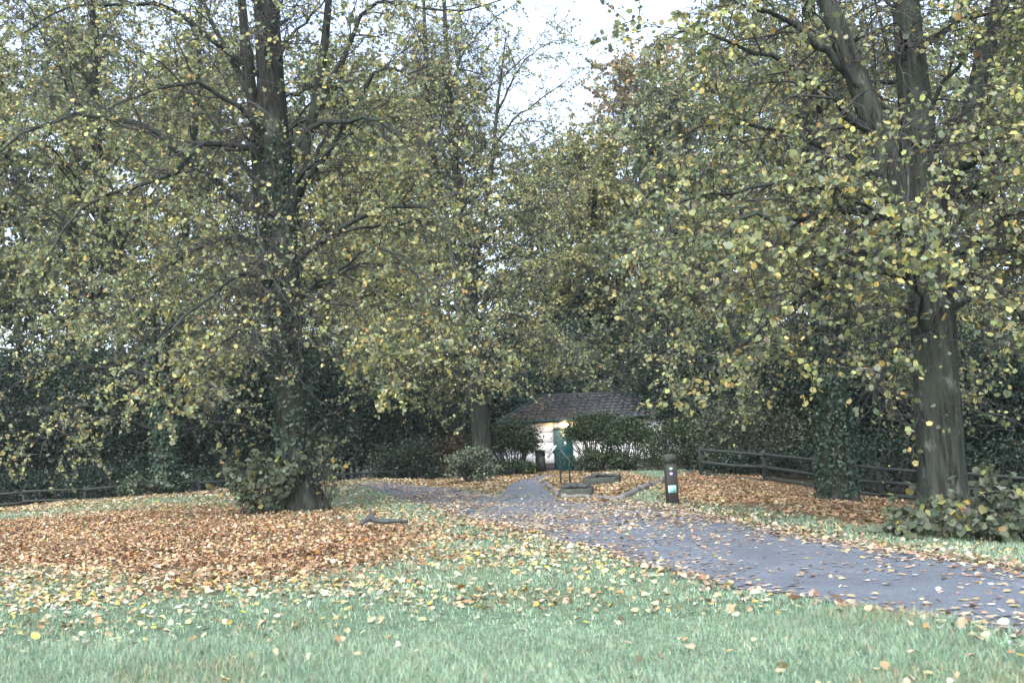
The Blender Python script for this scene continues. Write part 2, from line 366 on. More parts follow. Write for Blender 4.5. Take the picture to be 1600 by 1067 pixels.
# ------------------------------------------------------------------ grass
def frustum(P, extra=0.06):
    d = (P - A([0, 0, CAM_H])) @ CRN; w = -d[:, 2]
    u = d[:, 0] / w * FPX / 1600; v = d[:, 1] / w * FPX / 1067
    return (w > 0.1) & (np.abs(u) < 0.5 + extra) & (np.abs(v) < 0.5 + extra)
def grass(name, ymin, ymax, dens, hgt, wid, seed, label):
    rng = rng_(seed); w = 0.62 * ymax + 1.5; n = int(dens * 2 * w * (ymax - ymin))
    P = np.column_stack([rng.uniform(-w, w, n), rng.uniform(ymin, ymax, n)])
    # tufted: pull most blades towards tuft centres
    k = max(int(n / 22), 1); cen = np.column_stack([rng.uniform(-w, w, k), rng.uniform(ymin, ymax, k)])
    hm = rng.lognormal(0, 0.25, k); ti = rng.integers(0, k, n); pull = rng.uniform(0, 1, n) < 0.6
    P[pull] = cen[ti[pull]] + rng.normal(0, 0.035, (pull.sum(), 2)); hh = np.where(pull, hm[ti], 0.9)
    keep = frustum(np.column_stack([P, height(P[:, 0], P[:, 1])]), 0.05)
    keep &= ~inpoly(P, PATH) & ~inpoly(P, BRANCH) & ~inpoly(P + A([0.02, 0.07]), PATH)
    near_edge = np.zeros(len(P))
    for zp, pr in ((Z_ORANGE, 0.8), (Z_CREST, 0.7), (Z_HUT, 0.97), (Z_RIGHT, 0.9), (Z_BACK, 0.2)):
        q = inpoly(P, zp); keep &= ~(q & (rng.uniform(0, 1, n) < pr))
    keep &= (P[:, 1] - 0.6 * (P[:, 0] + 16.5) < 33.5) | (P[:, 0] > -4)
    keep &= (P[:, 0] < 7.5 + np.maximum(0, 16 - P[:, 1]) * 0.4)
    P = P[keep]; hh = hh[keep]; ti = ti[keep]; n = len(P)
    patch = 1 + 0.35 * np.sin(P[:, 0] * 1.1 + 0.6 * P[:, 1]) * np.sin(P[:, 1] * 0.9 + 1.7)
    H = hgt * hh * patch * rng.uniform(0.5, 1.25, n); az = rng.uniform(0, 2 * np.pi, n); wdt = wid * rng.uniform(0.6, 1.3, n)
    lean = rng.uniform(0.15, 0.8, n); la = rng.uniform(0, 2 * np.pi, n)
    dx, dy = np.cos(az) * wdt / 2, np.sin(az) * wdt / 2; lx, ly = np.cos(la) * lean * H, np.sin(la) * lean * H
    z0 = height(P[:, 0], P[:, 1]) - 0.005
    v0 = np.column_stack([P[:, 0] - dx, P[:, 1] - dy, z0]); v1 = np.column_stack([P[:, 0] + dx, P[:, 1] + dy, z0])
    v2 = np.column_stack([P[:, 0] - dx * .7 + lx * .35, P[:, 1] - dy * .7 + ly * .35, z0 + H * .6]); v3 = np.column_stack([P[:, 0] + dx * .7 + lx * .35, P[:, 1] + dy * .7 + ly * .35, z0 + H * .6])
    v4 = np.column_stack([P[:, 0] + lx, P[:, 1] + ly, z0 + H * (1 - lean * .25)])
    V = np.stack([v0, v1, v3, v2, v4], 1).reshape(-1, 3); o = np.arange(n) * 5
    C, _ = palette(n, rng, [((0.15, 0.235, 0.15), 5), ((0.19, 0.285, 0.195), 4), ((0.24, 0.33, 0.25), 3), ((0.31, 0.33, 0.22), 1.0), ((0.26, 0.24, 0.15), 0.5)], 0.14)
    pt_ = np.sin(P[:, 0] * 1.7 + 2 * np.sin(P[:, 1] * .9)) * np.sin(P[:, 1] * 1.9 + 1.5 * np.sin(P[:, 0] * 1.1)); tc_ = rng.lognormal(0, .14, k)[ti]
    C = C * tc_[:, None] * (1 + .16 * pt_[:, None] * A([1.0, .8, .9])); dead = (pt_ < -.55) & (rng.uniform(0, 1, n) < .3); C[dead] = C[dead] * A([1.5, 1.0, .85])
    me = mesh(name, V, [np.stack([o, o + 1, o + 2, o + 3], 1), np.stack([o + 3, o + 2, o + 4], 1)], col=np.repeat(C, 5, 0), mat=M['grass'])
    tag(obj(name, me), label, 'grass', kind='stuff')
grass('lawn_grass', 3.6, 7.5, 4600, 0.06, 0.0042, 11, 'longer blue green grass at the near edge of the lawn')
grass('lawn_grass', 7.5, 14, 1150, 0.045, 0.0085, 12, 'mown green grass of the middle lawn beside the path')
grass('lawn_grass', 14, 27, 330, 0.045, 0.015, 13, 'short lawn grass around the big left tree')
grass('lawn_grass', 27, 42, 55, 0.05, 0.03, 14, 'short grass strip at the back of the lawn')

# ------------------------------------------------------------------ trees
PAL_LIME = [((0.14, 0.17, 0.10), 4.0), ((0.235, 0.265, 0.125), 4.5), ((0.43, 0.42, 0.165), 4.4), ((0.185, 0.23, 0.16), 3), ((0.48, 0.39, 0.12), 0.65), ((0.44, 0.27, 0.10), 0.2), ((0.34, 0.355, 0.22), 1.6)]
PAL_FAR = [((0.12, 0.15, 0.09), 4), ((0.21, 0.235, 0.12), 3), ((0.16, 0.195, 0.145), 3), ((0.30, 0.30, 0.14), 1)]
PAL_SHOOT = [((0.075, 0.10, 0.065), 5), ((0.115, 0.14, 0.088), 4), ((0.16, 0.195, 0.145), 1.5), ((0.27, 0.27, 0.10), 1.1), ((0.34, 0.26, 0.08), 0.25)]

LEAFTPL = {}
def leaf_template(kind, i, col, mat):
    key = (kind, i)
    if key not in LEAFTPL:
        LEAFTPL[key] = mesh(kind, HEART[0], [HEART[1]], col=np.tile(A(col), (8, 1)), mat=mat)
    return LEAFTPL[key]
def leaf_objects(parent, origin, idx, B, T, Nn, S, ci, pal, name, mat, tkind):
    for i in idx:
        me = leaf_template(tkind, int(ci[i]), pal[int(ci[i])][0], mat); o = obj(name, me, parent)
        X_ = np.cross(T[i], Nn[i]); s = S[i]; p = B[i] - origin
        o.matrix_local = Matrix(((X_[0] * s, T[i][0] * s, Nn[i][0] * s, p[0]), (X_[1] * s, T[i][1] * s, Nn[i][1] * s, p[1]), (X_[2] * s, T[i][2] * s, Nn[i][2] * s, p[2]), (0, 0, 0, 1)))

def trunk_mesh(name, pts, radii, mat, k=22, flare=0.55, seed=0, n=34, lobes=6):
    rng = rng_(seed); q = resample(np.column_stack([pts, radii]), n); P = q[:, :3][None]; r = q[:, 3][None]
    V, F = tubes(P, r, k); V = V.reshape(n, k, 3); c = P[0][:, None]; d = V - c; th = np.arange(k) * 2 * np.pi / k
    z = (P[0][:, 2] - P[0][0, 2])[:, None]; ph = rng.uniform(0, 6.28, 4)
    f = 1 + flare * np.exp(-z / 0.32) * (0.55 + 0.45 * np.cos(lobes * th + ph[0])[None])
    f = f + 0.05 * np.cos(5 * th + ph[1] + z * 0.5) + 0.035 * np.cos(9 * th + ph[2] - z * 0.8) + 0.02 * rng.normal(size=(n, k))
    V = c + d * f[..., None]
    top = np.arange(k) + (n - 1) * k
    return mesh(name, V.reshape(-1, 3), [F, top[None, :]], mat=mat, smooth=True), q

def ivy_on(stem, z0, z1, n, size, rng, pal, r_extra=1.1):
    """ivy leaves clothing a stem given as (x,y,z,r) samples"""
    z = rng.uniform(z0, z1, n); P = np.stack([np.interp(z, stem[:, 2], stem[:, j]) for j in range(4)], 1); th = rng.uniform(0, 2 * np.pi, n)
    out = np.column_stack([np.cos(th), np.sin(th), np.zeros(n)])
    B = P[:, :3] + out * (P[:, 3] * r_extra + rng.uniform(0.0, 0.09, n))[:, None]; T, _ = leaf_axes(n, rng, (0, 0, -0.9), s_tip=0.5); T = norm(T + 0.25 * out)
    Nn = out + 0.45 * rng.normal(size=(n, 3)); Nn = norm(Nn - (Nn * T).sum(-1, keepdims=True) * T); C, _ = palette(n, rng, pal, 0.3)
    return B, T, Nn, size * rng.uniform(0.6, 1.3, n), C
PAL_IVY = [((0.020, 0.042, 0.028), 4), ((0.034, 0.062, 0.042), 3), ((0.06, 0.09, 0.068), 1)]

def tree(name, label, cat, base, stems, manual, proc, seed, nb, nt_, nl, leaf, tpl, pal, mat_leaf='leaf', bark='bark',
         droop=1.0, keep=None, ivy=None, singles=0, shoots=(), group=None, limb_parts=True, blen=(1.2, 2.4), tlen=(0.45, 1.0), petiole=0.04, flare=0.55, thin=0.0):
    """stems: [(points, radii)]; manual: [(points, r0)]; proc: (count, zmin, zmax, spread, rmax)"""
    rng = rng_(seed); base = A(base, float); root = empty(name, base, label, cat, group)
    sq = []
    for i, (pts, rad) in enumerate(stems):
        me, q = trunk_mesh('trunk', A(pts) - base, rad, M[bark], seed=seed + i, flare=flare if i == 0 else 0.0, k=24 if i == 0 else 16)
        o = obj('trunk' if i == 0 else 'stem', me, root); sq.append(q + A([*base, 0]))
        if i == 0: trunk = o
    NS = 14; LP = [resample(p, NS) for p, r in manual]; LR = [r for p, r in manual]
    cnt, zmin, zmax, spread, rmax = proc; ga = rng.uniform(0, 6.28)
    for i in range(cnt):
        q = sq[i % len(sq)] if i % 3 == 0 else sq[0]
        f = (i + rng.uniform(0, 1)) / cnt; z = base[2] + zmin + (zmax - zmin) * f; z = min(z, q[-1, 2] - 0.05)
        p0 = A([np.interp(z, q[:, 2], q[:, j]) for j in range(3)]); az = ga + i * 2.4 + rng.normal(0, .3)
        el = R(20 + 35 * f) + rng.normal(0, .15); Ln = spread * (1.0 - 0.35 * f) * rng.uniform(0.75, 1.1) * (1 - thin * max(0, -math.sin(az)) ** 2)
        d = A([math.cos(az) * math.cos(el), math.sin(az) * math.cos(el), math.sin(el)])
        LP.append(grow(p0[None], d[None], A([Ln]), NS - 1, 0.13, (0.05, -0.13 * droop * (1.2 - f)), rng)[0]); LR.append(rmax * (1 - 0.5 * f) * rng.uniform(0.7, 1.1))
    LP = np.stack(LP); LR = A(LR); tt = np.linspace(0, 1, NS)
    LP[:, 1:-1] += rng.normal(0, 0.035, LP[:, 1:-1].shape)
    RR = LR[:, None] * (1 - 0.86 * tt[None] ** 0.8)
    if limb_parts:
        for p, r in zip(LP, RR):
            V, F = tubes((p - base)[None], r[None], 8); obj('limb', mesh('limb', V, [F], mat=M['limb'], smooth=True), root)
    # branches, twigs
    b0, bd, bt, bi = spawn(LP, nb, 0.12, (30, 75), rng)
    bL = rng.uniform(*blen, len(b0)) * (1.15 - 0.45 * bt); BP = grow(b0, bd, bL, 6, 0.19, (0.03, -0.14 * droop), rng)
    br = np.clip(np.interp(bt, tt, 1 - 0.86 * tt ** .8) * LR[bi] * 0.45, 0.008, 0.045); BR = br[:, None] * np.linspace(1, 0.25, 7)[None]
    t0, td, t_, tb = spawn(BP, nt_, 0.08, (25, 80), rng); x0, xd, _, _ = spawn(LP, max(nt_ // 2, 2), 0.35, (30, 80), rng)
    t0 = np.concatenate([t0, x0]); td = np.concatenate([td, xd]); tL = rng.uniform(*tlen, len(t0))
    TP = grow(t0, td, tL, 3, 0.24, (0.0, -0.24 * droop), rng); TR = np.broadcast_to(np.linspace(0.010, 0.004, 4)[None], TP.shape[:2])
    V1, F1 = tubes(BP - base, BR, 4); V2, F2 = tubes(TP - base, TR * (leaf / 0.085), 3)
    if not limb_parts:
        V0, F0 = tubes(LP - base, RR, 6); V1 = np.concatenate([V1, V0]); F1 = np.concatenate([F1, F0 + len(V1) - len(V0)])
    obj('twigs', mesh('twigs', np.concatenate([V1, V2]), [F1, F2 + len(V1)], mat=M['twig'], smooth=True), root, kind='stuff')
    # leaves
    NT = len(TP); t = 1 - 0.92 * rng.uniform(0, 1, (NT, nl)) ** 1.5; f = t * 2.999; i = f.astype(int); w = (f - i)[..., None]; r_ = np.arange(NT)[:, None]
    B = (TP[r_, i] * (1 - w) + TP[r_, i + 1] * w).reshape(-1, 3); tw = norm(TP[r_, i + 1] - TP[r_, i]).reshape(-1, 3)
    B = B + petiole * norm(rng.normal(size=B.shape) + A([0, 0, -0.6]))
    bk = np.concatenate([np.where(rng.uniform(0, 1, len(BP)) < .34, .12, 1.25 * rng.uniform(.75, 1, len(BP)))[tb], np.full(len(x0), .7)]); tk = np.repeat(np.clip(rng.beta(1.1, 0.75, NT) * 1.35, 0.03, 1) * bk, nl)          # some twigs have shed, others hold their leaves
    k_ = rng.uniform(0, 1, len(B)) < tk; B = B[k_]; tw = tw[k_]
    if keep is not None:
        k_ = rng.uniform(0, 1, len(B)) < keep(B); B = B[k_]; tw = tw[k_]
    n = len(B); T, Nn = leaf_axes(n, rng); T = norm(T + 0.35 * tw); Nn = norm(Nn - (Nn * T).sum(-1, keepdims=True) * T)
    S = leaf * np.clip(rng.normal(1, 0.24, n), 0.45, 1.5); C, ci = palette(n, rng, pal, 0.18)
    single = np.zeros(n, bool)
    if singles:
        vis = frustum(B, 0.0); d = np.linalg.norm(B - A([0, 0, CAM_H]), axis=1); pick = np.argsort(-(S / d) * vis)[:singles]; single[pick] = True
        leaf_objects(root, base, pick, B, T, Nn, S, ci, pal, 'leaf', M[mat_leaf], 'leaf')
    g = ~single
    obj('foliage', leafmesh('foliage', B[g] - base, T[g], Nn[g], S[g], C[g], tpl, M[mat_leaf]), root, kind='stuff')
    if ivy:
        z0, z1, ni, si = ivy; iv = ivy_on(sq[0], base[2] + z0, base[2] + z1, ni, si, rng, PAL_IVY)
        obj('ivy', leafmesh('ivy', iv[0] - base, *iv[1:], IVYL, M['evergreen']), trunk, kind='stuff')
    for sh in shoots: basal(root, base, *sh, rng)
    return root

def basal(root, base, off, rx, ry, hgt, nst, nleaf, size, nsingle, rng):
    """leafy suckers at the foot of a trunk"""
    c = base + A(off); az = rng.uniform(0, 2 * np.pi, nst); rr = np.sqrt(rng.uniform(0.02, 1, nst)) * 0.55
    p0 = np.column_stack([c[0] + np.cos(az) * rr * rx * 0.5, c[1] + np.sin(az) * rr * ry * 0.5, np.full(nst, c[2] - 0.03)])
    d = np.column_stack([np.cos(az) * rr * 1.5 * rx / hgt, np.sin(az) * rr * 1.5 * ry / hgt, np.ones(nst)])
    SPt = grow(p0, d, hgt * rng.uniform(0.55, 1.12, nst) * (1.15 - 0.35 * rr), 6, 0.10, (0.0, -0.06), rng)
    V, F = tubes(SPt - base, np.broadcast_to(np.linspace(0.009, 0.003, 7), SPt.shape[:2]), 4)
    o = obj('basal_shoots', mesh('basal_shoots', V, [F], mat=M['twig'], smooth=True), root)
    si = rng.integers(0, nst, nleaf); t = rng.uniform(0.08, 1, nleaf) ** 0.75 * 5.999; i = t.astype(int); w = (t - i)[:, None]
    B = SPt[si, i] * (1 - w) + SPt[si, i + 1] * w; out = norm(B - c + rng.normal(0, 0.25, B.shape)); B = B + out * rng.uniform(0.03, 0.16, nleaf)[:, None]
    B[:, 2] = np.maximum(B[:, 2], c[2] + 0.06)
    T, Nn = leaf_axes(nleaf, rng, (0, 0, -0.5), (0, -0.3, 0.5), 0.45, 0.35); T = norm(T + out * 0.5); Nn = norm(Nn + out * 0.6 - ((Nn + out * .6) * T).sum(-1, keepdims=True) * T)
    S = size * rng.uniform(0.6, 1.25, nleaf); C, ci = palette(nleaf, rng, PAL_SHOOT)
    vis = frustum(B, 0.0); dd = np.linalg.norm(B - A([0, 0, CAM_H]), axis=1); pick = np.argsort(-(S / dd) * vis)[:nsingle]; sg = np.zeros(nleaf, bool); sg[pick] = True
    leaf_objects(o, base, pick, B, T, Nn, S, ci, PAL_SHOOT, 'leaf', M['leaf'], 'shoot_leaf'); g = ~sg
    if g.sum(): obj('foliage', leafmesh('foliage', B[g] - base, T[g], Nn[g], S[g], C[g], HEART, M['leaf']), o, kind='stuff')

def line(pts, D, dys=None):
    n = len(pts); dys = np.linspace(0, dys, n) if np.isscalar(dys) else (np.zeros(n) if dys is None else dys)
    return A([at(u, v, D + dy) for (u, v), dy in zip(pts, dys)])

# front left lime
DL = gp(476, 798)[1]; bL_ = gp(476, 798)
main = line([(476, 800), (468, 740), (456, 640), (450, 560), (444, 430), (434, 300), (426, 180), (418, 60), (410, -80), (402, -250)], DL); main[0] = bL_ - A([0, 0, .05])
second = line([(440, 540), (420, 440), (408, 330), (400, 200), (386, 90), (372, -60), (360, -220)], DL - 0.1)
third = line([(452, 330), (478, 230), (500, 120), (512, 20), (520, -100), (530, -220)], DL - 0.1)
limbsL = [
    (line([(430, 240), (405, 195), (375, 168), (338, 150), (300, 128), (240, 140), (170, 170)], DL, -2.5), .10),
    (line([(420, 300), (400, 245), (360, 228), (312, 225), (280, 265), (220, 290), (160, 312), (108, 348), (60, 420)], DL, -3), .10),
    (line([(415, 345), (345, 292), (263, 222), (192, 190), (91, 183), (0, 235), (-60, 300)], DL, -1.5), .12),
    (line([(462, 240), (485, 200), (510, 191), (545, 191), (587, 188), (640, 230), (660, 300)], DL, -1.5), .095),
    (line([(462, 300), (500, 255), (540, 190), (572, 130), (605, 108), (650, 112), (700, 106), (760, 120)], DL, -1), .095),
    (line([(478, 230), (510, 140), (545, 70), (570, 15), (620, 2), (690, 18), (740, 12), (800, -5)], DL, -1.5), .09),
    (line([(455, 420), (505, 375), (560, 345), (630, 320), (683, 328), (705, 390), (715, 470)], DL, -2.5), .10),
    (line([(455, 480), (520, 425), (580, 390), (630, 400), (665, 450), (690, 520)], DL, -3), .07),
    (line([(440, 440), (380, 430), (320, 470), (260, 520), (210, 570)], DL, -3.5), .07),
    (line([(440, 400), (360, 370), (290, 400), (220, 450), (160, 520)], DL, 2.0), .075),
    (line([(445, 500), (400, 500), (340, 545), (300, 610)], DL, -2.5), .05),
    (line([(455, 520), (510, 500), (560, 530), (590, 590)], DL, -2.5), .05),
    (line([(430, 330), (402, 345), (415, 400), (440, 455), (478, 520)], DL, (0, -2.2, -3.0, -3.4, -3.6)), .045),
    (line([(400, 120), (330, 60), (250, 10), (120, 12), (20, 60)], DL, -2.5), .09),
    (line([(395, 160), (330, 30), (280, -60), (200, -120)], DL, -1), .09),
]
def keepL(B):
    r = np.hypot(B[:, 0] - bL_[0] + 0.055 * B[:, 2], B[:, 1] - bL_[1]); inner = 1 - 0.88 * (1 - sstep(0.6, 3.2, r)) * sstep(1.5, 3, B[:, 2])
    inner = inner * np.where((np.abs(B[:, 0] - bL_[0] + 0.055 * B[:, 2]) < 0.85) & (B[:, 1] < bL_[1]) & (B[:, 2] > 1.6), .35, 1)      # clean stem on the open side
    return inner * np.where(B[:, 2] > 13.5, 0.45, 1.0) * (1 - 0.35 * sstep(7, 11, B[:, 2]))
tree('lime_tree', 'large lime tree with ivy on its trunk in orange leaf carpet, left of path', 'tree', bL_,
     [(main, [.42, .385, .37, .37, .38, .38, .36, .31, .24, .1]), (second, [.16, .19, .17, .15, .12, .09, .05]), (third, [.13, .13, .11, .085, .06, .04])],
     limbsL, (32, 2.9, 14.5, 6.6, 0.085), 101, 12, 9, 20, 0.080, PENT, PAL_LIME, droop=1.15, thin=0.85, keep=keepL, ivy=(0.9, 9.0, 3800, 0.075), singles=200,
     shoots=[((-0.95, -0.5, 0.0), 1.35, 1.0, 1.6, 60, 900, 0.12, 130), ((0.45, -0.15, 0.0), 0.8, 0.7, 2.0, 30, 230, 0.105, 60)])

# front right lime
bR_ = gp(1478, 832); DR = bR_[1]
mainR = line([(1478, 834), (1472, 740), (1466, 640), (1458, 520), (1448, 400), (1440, 300), (1430, 180), (1420, 60), (1408, -120), (1400, -400)], DR); mainR[0] = bR_ - A([0, 0, .05])
leftR = line([(1430, 400), (1405, 310), (1378, 230), (1350, 150), (1315, 60), (1280, -40), (1240, -250)], DR - 0.15)
rightR = line([(1460, 340), (1500, 240), (1530, 120), (1560, 0), (1590, -150)], DR + 0.3)
limbsR = [
    (line([(1425, 380), (1395, 345), (1345, 328), (1290, 332), (1235, 345), (1170, 330), (1110, 380)], DR, -1.2), .095),
    (line([(1480, 420), (1520, 375), (1560, 345), (1610, 322), (1680, 330)], DR, -1), .07),
    (line([(1500, 260), (1535, 238), (1570, 250), (1620, 255), (1700, 280)], DR, -.8), .085),
    (line([(1385, 250), (1350, 195), (1300, 150), (1240, 105), (1150, 68), (1060, 50)], DR, -1.2), .085),
    (line([(1440, 230), (1425, 225), (1420, 300), (1412, 365), (1402, 400)], DR, (0, -1.6, -2.0, -2.2, -2.3)), .03),
    (line([(1440, 430), (1380, 400), (1330, 395), (1260, 430), (1190, 480)], DR, -1.5), .06),
    (line([(1455, 470), (1500, 455), (1530, 475), (1555, 530)], DR, -1.2), .045),
    (line([(1340, 130), (1270, 60), (1180, 10), (1090, -20)], DR, -.5), .08),
    (line([(1420, 330), (1330, 250), (1230, 210), (1120, 190), (1040, 230)], DR, 1.2), .08),
    (line([(1430, 420), (1350, 420), (1270, 450), (1180, 520), (1110, 580)], DR, 1.6), .065),
    (line([(1470, 450), (1540, 440), (1600, 500), (1640, 580)], DR, -1.5), .05),
    (line([(1480, 300), (1540, 300), (1600, 360), (1640, 440)], DR, 1.5), .06),
    (line([(1440, 450), (1400, 500), (1370, 560), (1350, 600)], DR, -1.0), .03),
]
def keepR(B):
    r = np.hypot(B[:, 0] - bR_[0] + 0.08 * B[:, 2], B[:, 1] - bR_[1]); inner = 1 - 0.85 * (1 - sstep(0.5, 2.5, r))
    inner = inner * np.where((np.abs(B[:, 0] - bR_[0] + 0.08 * B[:, 2]) < 0.6) & (B[:, 1] < bR_[1]), .4, 1)
    return inner * np.where(B[:, 2] > 8.2, 0.35, 1.0)
tree('lime_tree', 'large grey barked lime tree with leafy shoots at its foot right of path', 'tree', bR_,
     [(mainR, [.35, .31, .31, .31, .305, .28, .24, .2, .16, .08]), (leftR, [.15, .2, .19, .17, .15, .12, .05]), (rightR, [.15, .15, .13, .1, .06])],
     limbsR, (30, 2.3, 11.5, 4.9, 0.065), 202, 12, 9, 19, 0.070, PENT, PAL_LIME, bark='bark_right', keep=keepR, singles=200, thin=0.8, droop=1.1, blen=(0.9, 1.9), tlen=(0.35, 0.8),
     shoots=[((-0.12, -1.4, 0.0), 1.85, 1.2, 0.88, 110, 1700, 0.10, 190)], flare=0.4)

# ivy clad tree far left
b3 = at(258, 763, 35.0); b3[2] = height(b3[0], b3[1]); D3 = 35.0
m3 = line([(259, 766), (257, 690), (255, 600), (240, 520), (208, 465), (175, 395), (158, 310), (150, 180), (146, 40), (140, -150)], D3); m3[0] = b3 - A([0, 0, .1])
s3 = line([(252, 560), (268, 470), (285, 380), (300, 260), (310, 100), (315, -80)], D3 + .6)
tree('lime_tree', 'ivy covered tree at the back left edge of the lawn before the fence', 'tree', b3,
     [(m3, [.42, .38, .36, .33, .3, .26, .2, .14, .1, .05]), (s3, [.22, .22, .18, .14, .1, .05])],
     [], (50, 1.9, 18, 7.8, 0.10), 303, 11, 8, 20, 0.10, KITE, PAL_LIME, ivy=(0, 7.5, 4200, 0.12), droop=1.3, blen=(1.5, 3.0), tlen=(0.6, 1.2),
     keep=lambda B: np.where(B[:, 2] > 17, 0.6, 0.95))

# central tree by the hut
b4 = gp(758, 746); D4 = b4[1]
m4 = line([(758, 748), (752, 690), (746, 600), (738, 500), (728, 380), (712, 260), (700, 120), (694, 0), (690, -120)], D4); m4[0] = b4 - A([0, 0, .1])
s4 = line([(742, 540), (720, 430), (692, 320), (672, 200), (664, 60), (660, -80)], D4 + .4)
s4b = line([(735, 460), (752, 360), (768, 260), (778, 160), (790, 60)], D4 - .3)
l4 = [(line([(768, 240), (800, 190), (840, 160), (880, 130), (910, 110)], D4, -1), .08), (line([(750, 330), (800, 300), (860, 285), (905, 240)], D4, -1), .08),
      (line([(775, 180), (810, 110), (850, 70), (895, 60)], D4, -1), .07), (line([(740, 420), (790, 400), (850, 360), (890, 345)], D4, -2), .08),
      (line([(745, 500), (800, 490), (860, 520), (900, 590)], D4, -2), .07), (line([(742, 520), (690, 500), (630, 530), (580, 590)], D4, -2), .07), (line([(700, 140), (740, 60), (800, 10), (850, -20)], D4, 0), .06), (line([(705, 200), (760, 140), (820, 90), (870, 20)], D4, 1), .06),
      (line([(715, 280), (780, 240), (840, 220), (890, 180)], D4, 1), .06), (line([(690, -20), (740, -60), (800, -60)], D4, 0), .05), (line([(730, 400), (800, 340), (860, 320), (905, 310)], D4, 1), .06)]
tree('lime_tree', 'tall tree with bare upper twigs beside the white hut', 'tree', b4,
     [(m4, [.46, .41, .37, .32, .26, .19, .13, .09, .05]), (s4, [.16, .17, .15, .12, .09, .05]), (s4b, [.12, .12, .1, .07, .03])],
     l4, (48, 3.0, 20, 6.4, 0.09), 404, 12, 8, 23, 0.10, KITE, PAL_LIME, droop=1.1, blen=(1.5, 2.8), tlen=(0.6, 1.2),
     keep=lambda B: 1 - 0.55 * sstep(12.5, 17, B[:, 2]))

# ivy clad tree on the right slope
b5 = gp(1308, 782); D5 = b5[1]
m5 = line([(1309, 784), (1306, 700), (1302, 620), (1296, 500), (1286, 380), (1276, 250), (1266, 100), (1258, -60)], D5); m5[0] = b5 - A([0, 0, .1])
tree('ivy_clad_tree', 'ivy clad tree trunk on the leafy slope before the right fence', 'tree', b5,
     [(m5, [.40, .36, .34, .31, .28, .24, .18, .1])], [], (38, 2.4, 12.5, 5.4, 0.08), 505, 11, 8, 20, 0.08, KITE, PAL_LIME,
     ivy=(0, 5.2, 3800, 0.085), droop=1.25, blen=(1.2, 2.4), tlen=(0.5, 1.0), flare=0.7, keep=lambda B: np.where(B[:, 2] > 10, 0.7, 0.95))

# woodland trees behind: two shared builds, each copy turned and scaled
def far_tree(seed, pal, n_limb, leafs, name, keepf=None):
    rng = rng_(seed); pts = A([[0, 0, -.3], [.1, 0, 3], [-.2, .2, 7], [.1, .1, 12], [0, 0, 18], [.1, 0, 22]], float)
    return tree(name, 'woodland tree', 'tree', (0, 0, 0), [(pts, [.42, .36, .31, .24, .15, .06])], [], (n_limb, 3.2, 21, 6.8, 0.12), seed, 10, 5, 30, leafs, KITE, pal,
                mat_leaf='far_leaf', limb_parts=False, droop=0.7, blen=(1.7, 3.2), tlen=(0.8, 1.6), petiole=0.12, keep=keepf)
def place(proto, used, name, loc, rz, sc, label, group):
    if not used: o = proto; kids = []; used.append(1)
    else:
        o = proto.copy(); COL.objects.link(o)
        for ch in proto.children:
            c = ch.copy(); COL.objects.link(c); c.parent = o
            for g in ch.children: d = g.copy(); COL.objects.link(d); d.parent = c
    o.name = name; o.location = loc; o.rotation_euler = (0, 0, rz); o.scale = (sc,) * 3; o['label'] = label; o['group'] = group
    return o
pG = far_tree(611, PAL_FAR, 40, 0.215, 'woodland_tree'); uG = []
pY = far_tree(622, [((0.24, 0.25, 0.115), 4), ((0.16, 0.185, 0.10), 3), ((0.33, 0.31, 0.13), 1.5)], 40, 0.215, 'woodland_tree'); uY = []
pO = far_tree(633, [((0.30, 0.20, 0.12), 2), ((0.34, 0.27, 0.14), 2), ((0.17, 0.18, 0.11), 5)], 34, 0.20, 'woodland_tree'); uO = []
WOOD = [(pY, uY, -60, 62, 1.25, 'yellowing woodland tree behind the fence at the far left'), (pG, uG, 120, 66, 1.3, 'green woodland tree behind the ivy covered left tree'),
        (pY, uY, 600, 64, 1.1, 'yellow green woodland tree left of the central trunk'), (pY, uY, 330, 64, 1.25, 'yellow green woodland tree glimpsed left of the big left trunk'), (pG, uG, 520, 70, 1.25, 'green woodland tree glimpsed right of the big left trunk'),
        (pG, uG, 690, 72, 1.25, 'woodland tree rising behind the central bare topped tree'), (pG, uG, 862, 80, 1.04, 'lower woodland tree under the sky gap, far behind the hut'),
        (pY, uY, 950, 64, .92, 'yellowing tree right behind the hut roof under the sky gap'), (pO, uO, 1030, 82, 1.42, 'copper coloured tree at the right edge of the sky gap'),
        (pG, uG, 1075, 56, .92, 'green woodland tree beside the copper one, right of hut'), (pG, uG, 1180, 62, 1.08, 'tall green woodland tree behind the right fence start'),
        (pY, uY, 1330, 52, 1.0, 'yellow green woodland tree behind the right ivy trunk'), (pG, uG, 1500, 58, 1.05, 'green woodland tree behind the big right trunk'), (pY, uY, 1680, 46, 1.0, 'yellowing woodland tree at the far right edge'),
        (pG, uG, -230, 55, 1.2, 'green woodland tree leaning in at the far left edge')]
for k, (pr, us, u, D, s, lab) in enumerate(WOOD):
    p = at(u, 700, D); p[2] = height(p[0], p[1]) - 0.1
    place(pr, us, 'woodland_tree', p, k * 1.9, s, lab, 'woodland trees behind the fences')

